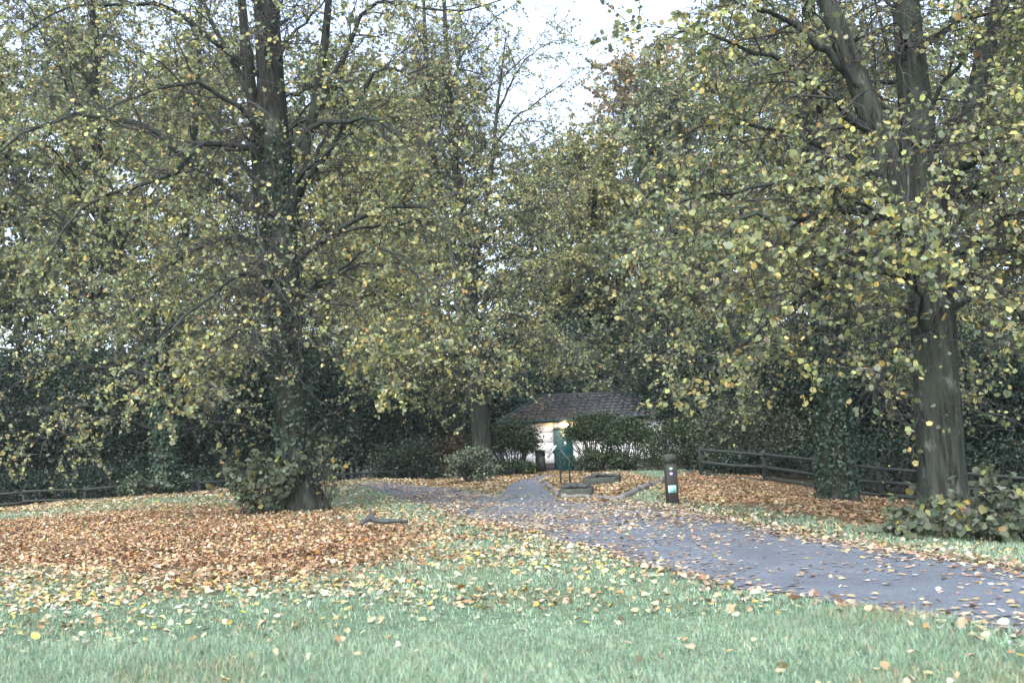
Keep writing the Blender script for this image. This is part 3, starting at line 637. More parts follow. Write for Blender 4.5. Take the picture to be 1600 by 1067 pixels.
# ------------------------------------------------------------------ evergreens and shrubs
def bush(name, label, base, rx, ry, hgt, n, leaf, pal, seed, stems=14, group=None, shell=0.5, bottom=0.0, cat='shrub', clumps=60, proto=None, mat='evergreen', tpl=KITE, tip=(0, 0, -.2)):
    rng = rng_(seed); base = A(base, float); root = empty(name, base, label, cat, group)
    th = rng.uniform(0, 2 * np.pi, clumps); u = rng.uniform(-0.75 if bottom == 0 else -0.15, 1, clumps); rr = shell + (1 - shell) * np.sqrt(rng.uniform(0, 1, clumps)); rr = rr * rng.uniform(.82, 1.1, clumps)
    q = np.sqrt(1 - np.minimum(u, 1) ** 2); zc = bottom + (hgt - bottom) * 0.5 * (1 + u * rr); zc = np.clip(zc, 0.12, None)
    cc = np.column_stack([np.cos(th) * q * rr * rx, np.sin(th) * q * rr * ry, zc])
    ci = rng.integers(0, clumps, n); sg = np.clip(0.19 * min(rx, hgt), 0.08, 0.9)
    B = cc[ci] + rng.normal(0, 1, (n, 3)) * A([sg, sg, sg * .6]); B[:, 2] = np.abs(B[:, 2] - 0.03) + 0.03
    out = norm(B - A([0, 0, hgt * .35])); T, Nn = leaf_axes(n, rng, tip, (0, 0, .5)); T = norm(T + out * .6); Nn = norm(Nn - (Nn * T).sum(-1, keepdims=True) * T)
    C, _ = palette(n, rng, pal, 0.3); C = C * np.exp(rng.normal(0, .2, clumps))[ci][:, None]
    obj('foliage', leafmesh('foliage', B, T, Nn, leaf * rng.uniform(.6, 1.3, n), C, tpl, M[mat]), root, kind='stuff')
    az = rng.uniform(0, 2 * np.pi, stems); d = np.column_stack([np.cos(az) * rx / hgt * .9, np.sin(az) * ry / hgt * .9, np.ones(stems)]) * rng.uniform(.4, 1, (stems, 1)) + A([0, 0, .4])
    p0 = np.column_stack([np.cos(az) * rx * .2, np.sin(az) * ry * .2, np.full(stems, -.05)])
    SPt = grow(p0, d, hgt * rng.uniform(.6, .95, stems), 7, .12, (0, 0), rng); V, F = tubes(SPt, np.broadcast_to(np.linspace(.012, .004, 8) * (1 + hgt * .6), SPt.shape[:2]), 5)
    obj('stems', mesh('stems', V, [F], mat=M['twig'], smooth=True), root, kind='stuff')
    return root
PAL_YEW = [((0.009, 0.018, 0.012), 4), ((0.014, 0.027, 0.018), 3), ((0.028, 0.045, 0.032), 0.6)]
PAL_TEAL = [((0.02, 0.038, 0.028), 4), ((0.032, 0.055, 0.042), 3), ((0.06, 0.09, 0.072), 0.8)]
PAL_HEDGE = [((0.016, 0.03, 0.015), 4), ((0.026, 0.044, 0.02), 3), ((0.045, 0.05, 0.024), 1.2)]
PAL_SHRUB = [((0.035, 0.055, 0.035), 4), ((0.07, 0.09, 0.06), 3), ((0.11, 0.13, 0.09), 1)]
PAL_BROWN = [((0.028, 0.024, 0.016), 4), ((0.045, 0.034, 0.02), 2), ((0.02, 0.03, 0.018), 2)]

py = bush('evergreen_tree', 'x', (0, 0, 0), 4.6, 3.4, 9.0, 30000, 0.145, PAL_YEW, 701, 12, cat='tree', clumps=150, shell=.35, tip=(0, 0, -.6)); uy = []
pt = bush('evergreen_tree', 'x', (0, 0, 0), 3.6, 3.0, 7.5, 24000, 0.14, PAL_TEAL, 702, 12, cat='tree', clumps=120, shell=.35, tip=(0, 0, -.6)); ut = []
YEW = [(py, uy, -60, 54, .95, 'dark evergreen at the far left edge behind the fence'), (py, uy, 70, 58, 1.1, 'dark evergreen behind the left stretch of fence'), (py, uy, 210, 55, 1.0, 'dark evergreen directly behind the ivy covered left trunk'),
       (py, uy, 350, 57, 1.1, 'dark evergreen between the two left trunks'), (py, uy, 480, 58, 1.05, 'dark evergreen directly behind the big left trunk'), (py, uy, 600, 60, 1.05, 'dark evergreen right of the big left trunk behind the fence'),
       (pt, ut, 690, 62, .8, 'blue green evergreen left of the central trunk'), (py, uy, 800, 64, 1.05, 'dark evergreen hidden behind the left end of the hut'), (pt, ut, 905, 60, 1.1, 'blue green evergreen above the middle of the hut roof'),
       (py, uy, 985, 66, 1.45, 'tall dark evergreen above the right end of the hut roof'), (pt, ut, 1050, 58, .95, 'blue green evergreen at the right corner of the hut'),
       (py, uy, 1110, 50, .85, 'dark evergreen behind the hedge right of the hut'), (py, uy, 1215, 42, .8, 'dark evergreen behind the start of the right fence'), (py, uy, 1320, 40, .8, 'dark evergreen right behind the right ivy trunk'),
       (py, uy, 1420, 38, .75, 'dark evergreen left of the big right trunk behind the fence'), (py, uy, 1530, 36, .72, 'dark evergreen right of the big right trunk'), (py, uy, 1650, 34, .75, 'dark evergreen at the right edge behind the fence')]
YEW += [(py, uy, u, 76, .95, 'shaded evergreen deep in the wood ' + w_) for u, w_ in ((-20, 'beyond the left end of the fence'), (130, 'left of the ivy covered left trunk'), (285, 'just right of the ivy covered left trunk'), (415, 'just left of the big left trunk'),
        (545, 'just right of the big left trunk'), (660, 'midway between the big left trunk and the central trunk'), (770, 'right of the central trunk'), (1150, 'behind the brushy bush at the right fence'), (1270, 'left of the right ivy trunk'), (1470, 'behind the big right trunk'), (1600, 'by the right picture edge'))]
for k, (pr, us, u, D, s, lab) in enumerate(YEW):
    p = at(u, 700, D); p[2] = height(p[0], p[1]) - .1; place(pr, us, 'evergreen_tree', p, k * 2.3, s, lab, 'evergreens behind the fences')

# ------------------------------------------------------------------ hut
hc = at(896, 735, 49.0); HX, HY = hc[0], 49.0; HZ = float(height(HX, HY)) + 0.0
hut = empty('hut', (HX, HY, HZ), 'small white boarded hut with hipped slate roof, teal door and lit lamp', 'building', rz=R(6))
# local frame: x along the front, -y towards the camera; front wall from x0 to x1
x0, x1, dep, eave = -3.4, 5.45, 4.4, 2.42; plh = .42
MB().box(((x0 + x1) / 2, dep / 2 + .02, eave / 2), (x1 - x0 - .06, dep - .06, eave - .02)).build('wall', M['white'], hut)
MB().box(((x0 + x1) / 2, dep / 2, plh / 2 - .1), (x1 - x0 + .04, dep + .06, plh + .2)).build('plinth', M['black'], hut)
dx0, dx1, dh = -.86, -.02, 2.02
bh = (eave - plh) / 4.0
for r in range(4):
    z = plh + bh * (r + .5)
    segs = [(x0, dx0 - .05), (dx1 + .05, x1)] if r < 3 else [(x0, dx0 - .05), (dx0 - .046, dx1 + .046), (dx1 + .05, x1)]
    for si_, (a, b2) in enumerate(segs):
        zz, hh = z, bh - .018
        if r == 3 and si_ == 1: zz = (dh + .09 + eave) / 2; hh = eave - dh - .10
        MB().box(((a + b2) / 2, -.012, zz), (b2 - a, .05, hh), bev=.008).build('wall_board', M['white'], hut)
    MB().box((x1 + .012, dep / 2, z), (.05, dep - .1, bh - .018), bev=.008).build('wall_board', M['white'], hut)
door = MB().box(((dx0 + dx1) / 2, -.04, dh / 2 + .01), (dx1 - dx0, .05, dh), bev=.006).build('door', M['teal'], hut)
MB().box((dx0 - .024, -.045, dh / 2), (.045, .10, dh + .02)).box((dx1 + .024, -.045, dh / 2), (.045, .10, dh + .02)).box(((dx0 + dx1) / 2, -.045, dh + .035), (dx1 - dx0 + .094, .10, .045)).build('door_frame', M['trim'], hut)
MB().tube([(dx1 - .12, -.07, 1.0), (dx1 - .12, -.13, 1.0), (dx1 - .24, -.13, 1.0)], .012).build('handle', M['metal'], door)
sg = MB().box((-.36, -.071, 1.72), (.19, .008, .19)).build('door_sign', M['sign'], door)
w = MB(); yy = -.078                                    # wheelchair pictogram
th = np.linspace(R(60), R(300), 14)
w.tube([(-.352 + .05 * math.cos(a + 2.2), yy, 1.69 + .05 * math.sin(a + 2.2)) for a in th], .008, 6)
w.box((-.375, yy, 1.783), (.024, .005, .024)); w.box((-.372, yy, 1.735), (.02, .005, .07)); w.box((-.345, yy, 1.715), (.07, .005, .018)); w.box((-.315, yy, 1.68), (.018, .005, .07), rot=Matrix.Rotation(.4, 3, 'Y'))
w.build('pictogram', M['ink'], door)
s2 = MB(); yy = -.07                                     # small standing-figure mark
s2.lathe((0, 0, 0), [(.022, 0), (.022, .004)], 12); V = s2.V[0]; s2.V[0] = np.column_stack([V[:, 0] - .345, yy + V[:, 2] * -1, V[:, 1] + 1.42])
s2.box((-.345, yy, 1.355), (.05, .005, .08)); s2.box((-.375, yy, 1.29), (.02, .005, .09), rot=Matrix.Rotation(.5, 3, 'Y')); s2.box((-.315, yy, 1.29), (.02, .005, .09), rot=Matrix.Rotation(-.5, 3, 'Y'))
s2.box((-.39, yy, 1.37), (.02, .005, .09), rot=Matrix.Rotation(.6, 3, 'Y')); s2.box((-.30, yy, 1.37), (.02, .005, .09), rot=Matrix.Rotation(-.6, 3, 'Y'))
s2.build('door_mark', M['sign'], door)
lamp = MB().box((-.40, -.06, 2.235), (.56, .06, .24), bev=.012).build('lamp', M['trim'], hut)
MB().lathe((-.40, 0, 0), [(.02, -.09), (.055, -.085), (.07, -.05), (.07, .05)], 18).build('lamp_bowl', M['lamp'], lamp)
lb = lamp.children[0]; V = np.empty(len(lb.data.vertices) * 3); lb.data.vertices.foreach_get('co', V); V = V.reshape(-1, 3)
V = np.column_stack([(V[:, 0] + .40) * 3.6 - .40, V[:, 2] - .10, V[:, 1] * 1.5 + 2.235]); lb.data.vertices.foreach_set('co', V.ravel()); lb.data.update()
pl = bpy.data.lights.new('lamp_light', 'POINT'); pl.energy = 8; pl.color = (1, .62, .25); pl.shadow_soft_size = .08
plo = bpy.data.objects.new('lamp_light', pl); COL.objects.link(plo); plo.parent = hut; plo.location = (-.40, -.32, 2.24)
# roof
ov = .25; ex0, ex1, ey0, ey1 = x0 - ov, x1 + ov, -ov, dep + ov; rise = 1.28; hip = (ey1 - ey0) / 2; zr = eave + .06
rv = A([[ex0, ey0, zr], [ex1, ey0, zr], [ex1, ey1, zr], [ex0, ey1, zr], [ex0 + hip, (ey0 + ey1) / 2, zr + rise], [ex1 - hip, (ey0 + ey1) / 2, zr + rise]])
roof = obj('roof', mesh('roof', rv, [A([[0, 1, 5, 4], [2, 3, 4, 5]]), A([[1, 2, 5], [3, 0, 4]]), A([[3, 2, 1, 0]])], mat=M['black']), hut)
MB().box(((ex0 + ex1) / 2, ey0 - .03, zr - .04), (ex1 - ex0 + .1, .06, .13)).box((ex1 + .03, (ey0 + ey1) / 2, zr - .04), (.06, ey1 - ey0 - .005, .13)).build('fascia', M['trim'], hut)
g = MB(); g.tube([(ex0, ey0 - .09, zr + .0), (ex1 + .05, ey0 - .09, zr + .0)], .045, 8).build('gutter', M['trim'], hut, smooth=True)
MB().tube([(x1 + .02, -.10, zr - .03), (x1 + .02, -.07, .05)], .035, 8).build('downpipe', M['trim'], hut, smooth=True)
rr_ = MB(); rr_.tube([rv[4] + A([0, 0, .05]), rv[5] + A([0, 0, .05])], .075, 8).build('ridge_tiles', M['slate'], roof, smooth=True)
for k_, (a, b2) in enumerate(((rv[1], rv[5]), (rv[0], rv[4]))):
    MB().tube([a + A([0, 0, .04]), b2 + A([0, 0, .05])], .06, 8).build('hip_tiles', M['trim'], roof, smooth=True)
sl = math.hypot(hip, rise); ang = math.atan2(rise, hip); rows = 8; sw, ex = .33, sl / rows
slate_me = mesh('slate', MB().box((0, 0, 0), (sw - .06, ex * .82, .03)).V[0], [A([(0, 1, 3, 2), (4, 6, 7, 5), (0, 4, 5, 1), (2, 3, 7, 6), (0, 2, 6, 4), (1, 5, 7, 3)])], mat=M['slate'])
srng = rng_(77)
def lay(origin, ux, uy, length, hipl, hipr):
    for r in range(rows):
        v = (r + .5) * ex; a = hipl * (r + .5) / rows; b2 = length - hipr * (r + .5) / rows; s = a + .12 + (.5 * sw if r % 2 else 0)
        while s < b2 - .08:
            nz_ = np.cross(ux, uy); p = origin + ux * s + uy * v + nz_ * (.03 + srng.normal(0, .003))
            o = obj('slate', slate_me, roof); t_ = -.06 + srng.normal(0, .01); y2 = uy * math.cos(t_) + nz_ * math.sin(t_); z2 = np.cross(ux, y2)
            o.matrix_local = Matrix(((ux[0], y2[0], z2[0], p[0]), (ux[1], y2[1], z2[1], p[1]), (ux[2], y2[2], z2[2], p[2]), (0, 0, 0, 1))); s += sw
lay(rv[0], A([1., 0, 0]), A([0, math.cos(ang), math.sin(ang)]), ex1 - ex0, hip, hip)
lay(rv[1], A([0, 1., 0]), A([-math.cos(ang), 0, math.sin(ang)]), ey1 - ey0, hip, hip)
# leaves lying on the roof
rg = rng_(78); n = 1300; s = rg.beta(1.0, 2.8, n) * (ex1 - ex0 - .8) + .4; v = rg.uniform(.05, .95, n) ** 1.2 * sl; ok = (s > v / sl * hip + .2) & (s < (ex1 - ex0) - v / sl * hip - .2); s, v = s[ok], v[ok]; n = len(s)
Bf = rv[0] + np.outer(s, [1, 0, 0]) + np.outer(v, [0, math.cos(ang), math.sin(ang)]) + A([0, -.03, .06]); Tn, Nf = leaf_axes(n, rg, (0, 0, 0), (0, -.6, 1), .8, .25)
cr, sr = math.cos(R(6)), math.sin(R(6)); RZ = A([[cr, -sr, 0], [sr, cr, 0], [0, 0, 1]])
Cf, _ = palette(n, rg, [((.10, .075, .05), 4), ((.2, .15, .07), 2), ((.07, .075, .05), 3)])
tag(obj('roof_leaf_litter', leafmesh('roof_leaf_litter', Bf @ RZ.T + A([HX, HY, HZ]), Tn, Nf, rg.uniform(.06, .11, n), Cf, KITE, M['litter'])), 'brown fallen leaves strewn over the hut roof', 'leaves', kind='stuff')

# bin and yellow marker by the hut
p = gp(846, 736); D = 47.6; p = at(845, 735, D); p[2] = height(p[0], p[1])
bn = empty('litter_bin', p, 'black litter bin against the white hut wall left of door', 'bin')
MB().box((0, 0, .38), (.46, .42, .76), bev=.03).build('body', M['plastic'], bn)
hd = MB().box((0, 0, .99), (.5, .46, .10), bev=.035).box((-.215, 0, .85), (.05, .42, .19)).box((.215, 0, .85), (.05, .42, .19)).box((0, .19, .85), (.38, .04, .19)).build('hood', M['plastic'], bn)
MB().box((0, .15, .85), (.376, .02, .185)).build('liner', M['panel'], hd)
p = at(833, 737, 46.4); p[2] = height(p[0], p[1])
ym = empty('marker_post', p, 'short yellow marker post beside the bin', 'post')
MB().lathe((0, 0, 0), [(.13, -.05), (.125, .2), (.115, .36), (.075, .42)], 14).build('body', M['yellow'], ym, smooth=True)
MB().lathe((0, 0, .24), [(.128, 0), (.126, .05)], 14).build('band', M['sleeper'], ym)

# ------------------------------------------------------------------ hedges and shrubs by the hut
def gpt(u, D): p = at(u, 730, D); p[2] = height(p[0], p[1]); return p
bush('hedge_shrub', 'dark evergreen shrub left of the hut door, bare stems showing below', gpt(803, 46.2), 1.35, .9, 2.5, 11000, .085, PAL_HEDGE, 801, 46, bottom=.25, clumps=60)
bush('hedge_shrub', 'tall dark rounded shrub right of the teal door', gpt(932, 45.2), 1.25, 1.0, 2.55, 9500, .085, PAL_HEDGE, 802, 54, bottom=.8, clumps=60)
bush('hedge_shrub', 'dark rounded shrub before the right end of the hut', gpt(985, 44.6), 1.15, 1.0, 2.2, 8500, .085, PAL_HEDGE, 803, 40, bottom=.5, clumps=70)
bush('hedge_shrub', 'low dark undergrowth shrub below the right door hedge', gpt(935, 44.2), 1.6, .6, .95, 3800, .085, PAL_HEDGE, 804, 20, clumps=40)
bush('hedge_shrub', 'low spreading dark shrub right of the hut near the fence end', gpt(1068, 42.5), 1.7, 1.1, 1.9, 9000, .085, PAL_HEDGE, 805, 30, clumps=80)
bush('hedge_shrub', 'low dark undergrowth below the shrub left of the door', gpt(795, 45.3), 1.3, .5, .75, 3000, .085, PAL_HEDGE, 806, 20, clumps=40)
bush('shrub', 'brown tinged shrub just left of the central trunk', gpt(722, 46.5), 1.1, .9, 2.2, 6000, .085, PAL_BROWN, 807, 30, clumps=50)
p = gp(738, 754)
bush('shrub', 'low clipped round shrub standing at the path edge before the central trunk', p, .86, .75, 1.3, 6500, .075, [((.05, .068, .045), 4), ((.10, .12, .08), 3), ((.15, .17, .12), 1)], 808, 26, clumps=60, shell=.6)
bush('shrub', 'loose grey green bush at the end of the left fence', gpt(655, 50), 2.2, 1.4, 2.1, 9000, .11, [((.018, .03, .02), 4), ((.03, .046, .032), 3), ((.07, .09, .07), .7)], 809, 30, clumps=90)
bush('shrub', 'dark low bush behind the left fence near the frame edge', gpt(20, 48), 2.4, 1.2, 1.7, 7000, .11, PAL_YEW, 810, 20, clumps=70)
bush('shrub', 'dark low bush behind the fence left of the ivy trunk', gpt(160, 49.5), 2.4, 1.2, 1.9, 7000, .11, PAL_YEW, 811, 20, clumps=70)
bush('shrub', 'low dark undergrowth behind the fence between the two left trunks', gpt(330, 51), 2.8, 1.2, 1.4, 6000, .11, PAL_YEW, 812, 20, clumps=70)
bush('shrub', 'brushy dull green bush above the start of the right fence', gpt(1185, 39), 2.4, 1.3, 2.9, 10000, .09, [((.035, .045, .028), 4), ((.055, .065, .042), 3)], 813, 40, clumps=90)
bush('shrub', 'dark low bush behind the fence between right trunks', gpt(1390, 33), 2.0, 1.1, 1.9, 6000, .09, PAL_YEW, 814, 24, clumps=60)
bush('shrub', 'dark low bush behind the fence at the right edge', gpt(1580, 31), 2.4, 1.1, 2.0, 7000, .09, PAL_YEW, 815, 24, clumps=60)
bush('shrub', 'low dark undergrowth right behind the start of the right fence', gpt(1215, 36.6), 3.0, .8, 1.0, 6000, .09, PAL_YEW, 817, 20, clumps=60)
bush('shrub', 'small pale shrub at the foot of the ivy covered left tree', gpt(226, D3 - 1.2), .75, .5, .75, 900, .11, PAL_SHRUB, 816, 16, clumps=22)

# ------------------------------------------------------------------ fences
def fence(name, label, pts, rails, ph, seed, spacing=2.3, rr=.055):
    rng = rng_(seed); P = resample(A(pts), max(int(np.linalg.norm(np.diff(A(pts), axis=0), axis=1).sum() / spacing) + 1, 2))
    g = A([[x, y, height(x, y)] for x, y in P]); root = empty(name, g[0], label, 'fence')
    for i, q in enumerate(g):
        h = ph + rng.normal(0, .03); MB().lathe(q - g[0], [(.075, -.1), (.07, h - .03), (.05, h)], 9).build('post', M['wood'], root, smooth=True)
    for z in rails:
        for i in range(len(g) - 1):
            a, b2 = g[i] - g[0] + A([0, -.09, z + rng.normal(0, .025)]), g[i + 1] - g[0] + A([0, -.09, z + rng.normal(0, .025)]); m_ = (a + b2) / 2 + rng.normal(0, .02, 3)
            MB().tube(resample([a, m_, b2], 5), np.linspace(rr, rr * .85, 5), 7).build('rail', M['wood'], root, smooth=True)
def xy(u, D): return at(u, 720, D)[:2]
fence('post_and_rail_fence', 'rustic wooden rail fence behind the back left of the lawn', [xy(-60, 43), xy(150, 44.5), xy(300, 46.5), xy(480, 48), xy(640, 49)], (.42, .86), 1.0, 901)
fence('post_and_rail_fence', 'rustic wooden rail fence along the foot of the right slope', [xy(1095, 35), xy(1180, 34), xy(1300, 31), xy(1450, 28.5), xy(1640, 26.5)], (.12, .5, .9), 1.02, 902)

# ------------------------------------------------------------------ waymarker post
p = gp(1051, 787); wp = empty('waymarker_post', p, 'square dark timber waymarker post with arrow discs and pale plaque', 'post', rz=R(8))
H = 1.0; w_ = .215
MB().box((0, 0, (H - .20) / 2 - .06), (w_, w_, H - .20 + .12), bev=.012).build('shaft', M['post'], wp)
MB().box((0, 0, H - .185), (w_ - .03, w_ - .03, .05)).build('groove', M['post'], wp)
cp = MB(); a = w_ / 2; V = []; prof = [(a, H - .17), (a, H - .05), (a * .8, H - .015), (a * .35, H)]
for r, z in prof: V += [[-r, -r, z], [r, -r, z], [r, r, z], [-r, r, z]]
Fq = [(l * 4 + i, l * 4 + (i + 1) % 4, l * 4 + 4 + (i + 1) % 4, l * 4 + 4 + i) for l in range(3) for i in range(4)] + [(3, 2, 1, 0), (12, 13, 14, 15)]
cp.add(V, Fq).build('cap', M['sleeper'], wp)
def disc(z, mat):
    k = 20; V = []; 
    for yy in (-w_ / 2 + .002, -w_ / 2 - .008):
        V += [[-.025 + .038 * math.cos(6.2832 * i / k), yy, z + .038 * math.sin(6.2832 * i / k)] for i in range(k)]
    d = MB().add(V, [(i, (i + 1) % k, k + (i + 1) % k, k + i) for i in range(k)] + [tuple(range(2 * k - 1, k - 1, -1))]).build('disc', mat, wp)
    y0 = -w_ / 2 - .012; pts = [(-.028, 0), (-.002, .024), (-.002, .009), (.024, .009), (.024, -.009), (-.002, -.009), (-.002, -.024)]
    MB().add([[-.025 + px, y0, z + pz] for px, pz in pts], [tuple(range(6, -1, -1))]).build('arrow', M['sign'], d)
disc(H - .285, M['green_disc']); disc(H - .385, M['blue_disc'])
pq = MB().box((-.022, -w_ / 2 - .004, .30), (.165, .012, .145)).build('plaque', M['cyan'], wp)
ln = MB()
for k, (zz, ww) in enumerate(((.345, .09), (.325, .11), (.305, .11), (.285, .07), (.258, .1))): ln.box((-.022, -w_ / 2 - .0115, zz), (ww, .002, .005))
ln.build('plaque_print', M['ink'], pq)

# ------------------------------------------------------------------ information lectern (seen edge on)
p = gp(891, 757); le = empty('information_lectern', p, 'dark metal information lectern with tilted panel, seen edge on before the hut', 'sign')
for (ox, oy) in ((0, 0), (-.24, 1.3)):
    MB().tube([(ox, oy, -.1), (ox, oy, .72), (ox - .02, oy, .80), (ox - .28, oy, 1.16)], .028, 8).build('leg', M['metal'], le, smooth=True)
MB().tube([(-.24, 0, 1.10), (-.48, 1.3, 1.10)], .02, 8).build('crossbar', M['metal'], le, smooth=True)
MB().box((-.52, .65, 1.10), (.46, 1.3, .03), rot=Matrix.Rotation(R(-52), 3, 'Y')).build('panel', M['panel'], le)
MB().box((-.505, .65, 1.085), (.49, 1.34, .02), rot=Matrix.Rotation(R(-52), 3, 'Y')).build('panel_frame', M['metal'], le)

# ------------------------------------------------------------------ sleeper planters with stones, timber edging
def planter(name, label, c, w, d, h, rz, seed):
    rng = rng_(seed); c = A(c, float); root = empty(name, c, label, 'planter', rz=rz); t = .11
    for sx, sy, lx, ly in ((0, -d / 2, w, t), (0, d / 2, w, t), (-w / 2 + t / 2, 0, t, d - t - .004), (w / 2 - t / 2, 0, t, d - t - .004)):
        MB().box((sx, sy, h / 2 - .05), (lx, ly, h + .1), bev=.012).build('sleeper', M['sleeper'], root)
    MB().box((0, 0, h / 2 - .07), (w - 2 * t - .004, d - t - .008, h + .06)).build('soil', M['soil'], root)
    for i in range(9):
        k = 8; r = rng.uniform(.07, .15); q = MB(); prof = [(.3, -.5), (.9, -.3), (1, .05), (.75, .45), (.3, .62)]
        q.lathe((0, 0, 0), [(r * a, r * .75 * b) for a, b in prof], k); q.V[0] = q.V[0] * rng.uniform(.8, 1.2, (len(q.V[0]), 1)) * A([rng.uniform(.8, 1.4), rng.uniform(.8, 1.3), 1])
        o = q.build('stone', M['stone'], root); o.location = (rng.uniform(-w / 2 + .15, w / 2 - .15), rng.uniform(-d / 2 + .15, d / 2 - .15), h + r * .25); o.rotation_euler = (0, 0, rng.uniform(0, 6))
pa = gp(905, 776); planter('sleeper_planter', 'nearer timber sleeper planter topped with dark stones beside the side path', pa + A([0, .85, 0]), .80, 1.7, .20, R(-6), 31)
pb = gp(945, 757); planter('sleeper_planter', 'farther timber sleeper planter topped with stones below the hedge', pb + A([.05, 1.3, 0]), 1.0, 2.6, .22, R(-10), 32)
def edging(label, px, seed, r=.075):
    rng = rng_(seed); pts = A([gp(*q) for q in px]); pts = resample(pts, 12); pts[:, 2] += r * .55; pts += rng.normal(0, .012, pts.shape); b0 = pts[0].copy()
    root = empty('path_edging', b0, label, 'edging')
    for i, (a, b2) in enumerate(((0, 5), (5, 8), (8, 11))):
        q = pts[a:b2 + 1] - b0; q = q.copy(); q[-1] = q[-1] * .98 + q[-2] * .02; q[0] = q[0] * .98 + q[1] * .02
        MB().tube(q, r * rng.uniform(.85, 1.1), 9).build('log', M['kerb'], root, smooth=True)
edging('grey timber edging along the right side of the side path', [(836, 744), (846, 752), (860, 764), (873, 776)], 41)
edging('grey timber edging in front of the nearer planter', [(876, 779), (900, 778), (930, 780), (963, 783)], 42, .07)
edging('grey timber edging slanting from planter corner towards the hedge', [(969, 783), (985, 774), (1010, 763), (1036, 752)], 43, .085)

# fallen branch
p = gp(575, 826) + A([0, 0, .07]); fb = empty('fallen_branch', p, 'dark forked piece of fallen branch lying on the leaves', 'branch')
MB().tube(resample(A([[-.02, .02, .13], [.12, 0, .085], [.28, -.03, .05], [.48, -.05, .05], [.72, -.04, .03]]), 12), np.linspace(.05, .032, 12) * A([.8, 1.1, 1, 1.05, .95, 1, 1.05, 1, .95, 1, .9, .75]), 9).build('log', M['stone'], fb, smooth=True)
MB().tube(resample(A([[.1, 0, .09], [.06, .01, .18], [.04, .02, .28]]), 6), np.linspace(.045, .015, 6), 8).build('stub', M['stone'], fb, smooth=True)
MB().tube(resample(A([[.06, 0, .11], [-.06, -.04, .07], [-.12, -.08, .0]]), 6), np.linspace(.05, .03, 6), 8).build('fork', M['stone'], fb, smooth=True)

# ------------------------------------------------------------------ fallen leaves
PL_OR = [((.33, .20, .11), 4), ((.42, .285, .17), 4), ((.22, .125, .07), 3), ((.47, .35, .235), 3), ((.45, .215, .07), 1)]
PL_YE = [((.50, .43, .26), 4), ((.50, .44, .30), 3.2), ((.46, .32, .14), 2), ((.36, .22, .12), 1.2), ((.56, .40, .09), .9)]
PL_TAN = [((.34, .25, .14), 4), ((.44, .36, .23), 3), ((.24, .16, .09), 2.5), ((.42, .26, .12), 1.2)]
PL_PATH = [((.38, .29, .21), 4), ((.48, .40, .31), 3), ((.33, .20, .12), 2), ((.52, .37, .15), .8)]
def scatter(poly, dens, rng, soft=.35, avoid=True):
    lo, hi = poly.min(0) - .2, poly.max(0) + .2; n = int(dens * np.prod(hi - lo)); P = np.column_stack([rng.uniform(lo[0], hi[0], n), rng.uniform(lo[1], hi[1], n)])
    P = P[inpoly(P, poly)]; P = P + rng.normal(0, soft, P.shape)
    clump = .5 + .5 * np.sin(P[:, 0] * 2.3 + 1.1 * np.sin(P[:, 1] * 1.7)) * np.sin(P[:, 1] * 2.1 + np.sin(P[:, 0] * 1.3)); P = P[rng.uniform(0, 1, len(P)) < .35 + .65 * clump]
    big = np.sin(P[:, 0] * .9 + 2.1 * np.sin(P[:, 1] * .7)) * np.sin(P[:, 1] * 1.1 + 1.4 * np.sin(P[:, 0] * .6)); P = P[rng.uniform(0, 1, len(P)) < .62 + .5 * big]
    onp = inpoly(P, PATH) | inpoly(P, BRANCH)
    if avoid: keepm = ~onp | (rng.uniform(0, 1, len(P)) < .12); P = P[keepm]; onp = onp[keepm]
    return P, onp
def near_edge_pts(edge, width, n, rng):
    i = rng.integers(0, len(edge) - 1, n); t = rng.uniform(0, 1, (n, 1)); return edge[i] * (1 - t) + edge[i + 1] * t + rng.normal(0, width, (n, 2))
FR = rng_(900); LB = []
def lay_leaves(poly, dens, pal, size, soft, lift, avoid=True, zone=''):
    P, onp = scatter(poly, dens, FR, soft, avoid); LB.append((P, onp, pal, size, lift, zone))
lay_leaves(Z_ORANGE, 980, PL_OR, .057, .95, .05, zone='orange')
lay_leaves(Z_ORANGE, 110, PL_OR, .062, 1.5, .05, zone='orange')
lay_leaves(Z_MIX, 430, PL_YE, .048, .9, .03, zone='lawn')
lay_leaves(Z_SPARSE, 22, PL_YE, .044, .3, .035, zone='lawn')
lay_leaves(Z_BACK, 150, PL_YE, .065, .5, .04, zone='back')
lay_leaves(Z_CREST, 220, PL_TAN, .075, .4, .04, zone='back')
lay_leaves(Z_HUT, 300, PL_TAN, .08, .3, .03, zone='hut')
lay_leaves(Z_RIGHT, 420, PL_OR[:3] + PL_TAN[:1], .07, .35, .03, zone='right')
lay_leaves(Z_VERGE, 150, PL_YE, .055, .3, .04, zone='verge')
lay_leaves(PATH, 95, PL_PATH, .047, .1, .004, avoid=False, zone='path')
lay_leaves(BRANCH, 9, PL_PATH, .07, .1, .004, avoid=False, zone='path')
fp = far[(far[:, 1] > 14)]; lay_leaves(np.concatenate([near[near[:, 1] > 15], far[far[:, 1] > 15][::-1]]), 115, PL_PATH, .056, .2, .004, avoid=False, zone='path')
lay_leaves(np.concatenate([near[near[:, 1] > 10.5], far[far[:, 1] > 11.5][::-1]]), 125, PL_PATH, .05, .5, .004, avoid=False, zone='path')
for e, wd, n in ((far[:130], .28, 2000), (near[:170], .2, 1300), (far[:130], .12, 1000)):
    P = near_edge_pts(e, wd, n, FR); LB.append((P, inpoly(P, PATH), PL_PATH, .05, .03, 'edge'))
cand = []
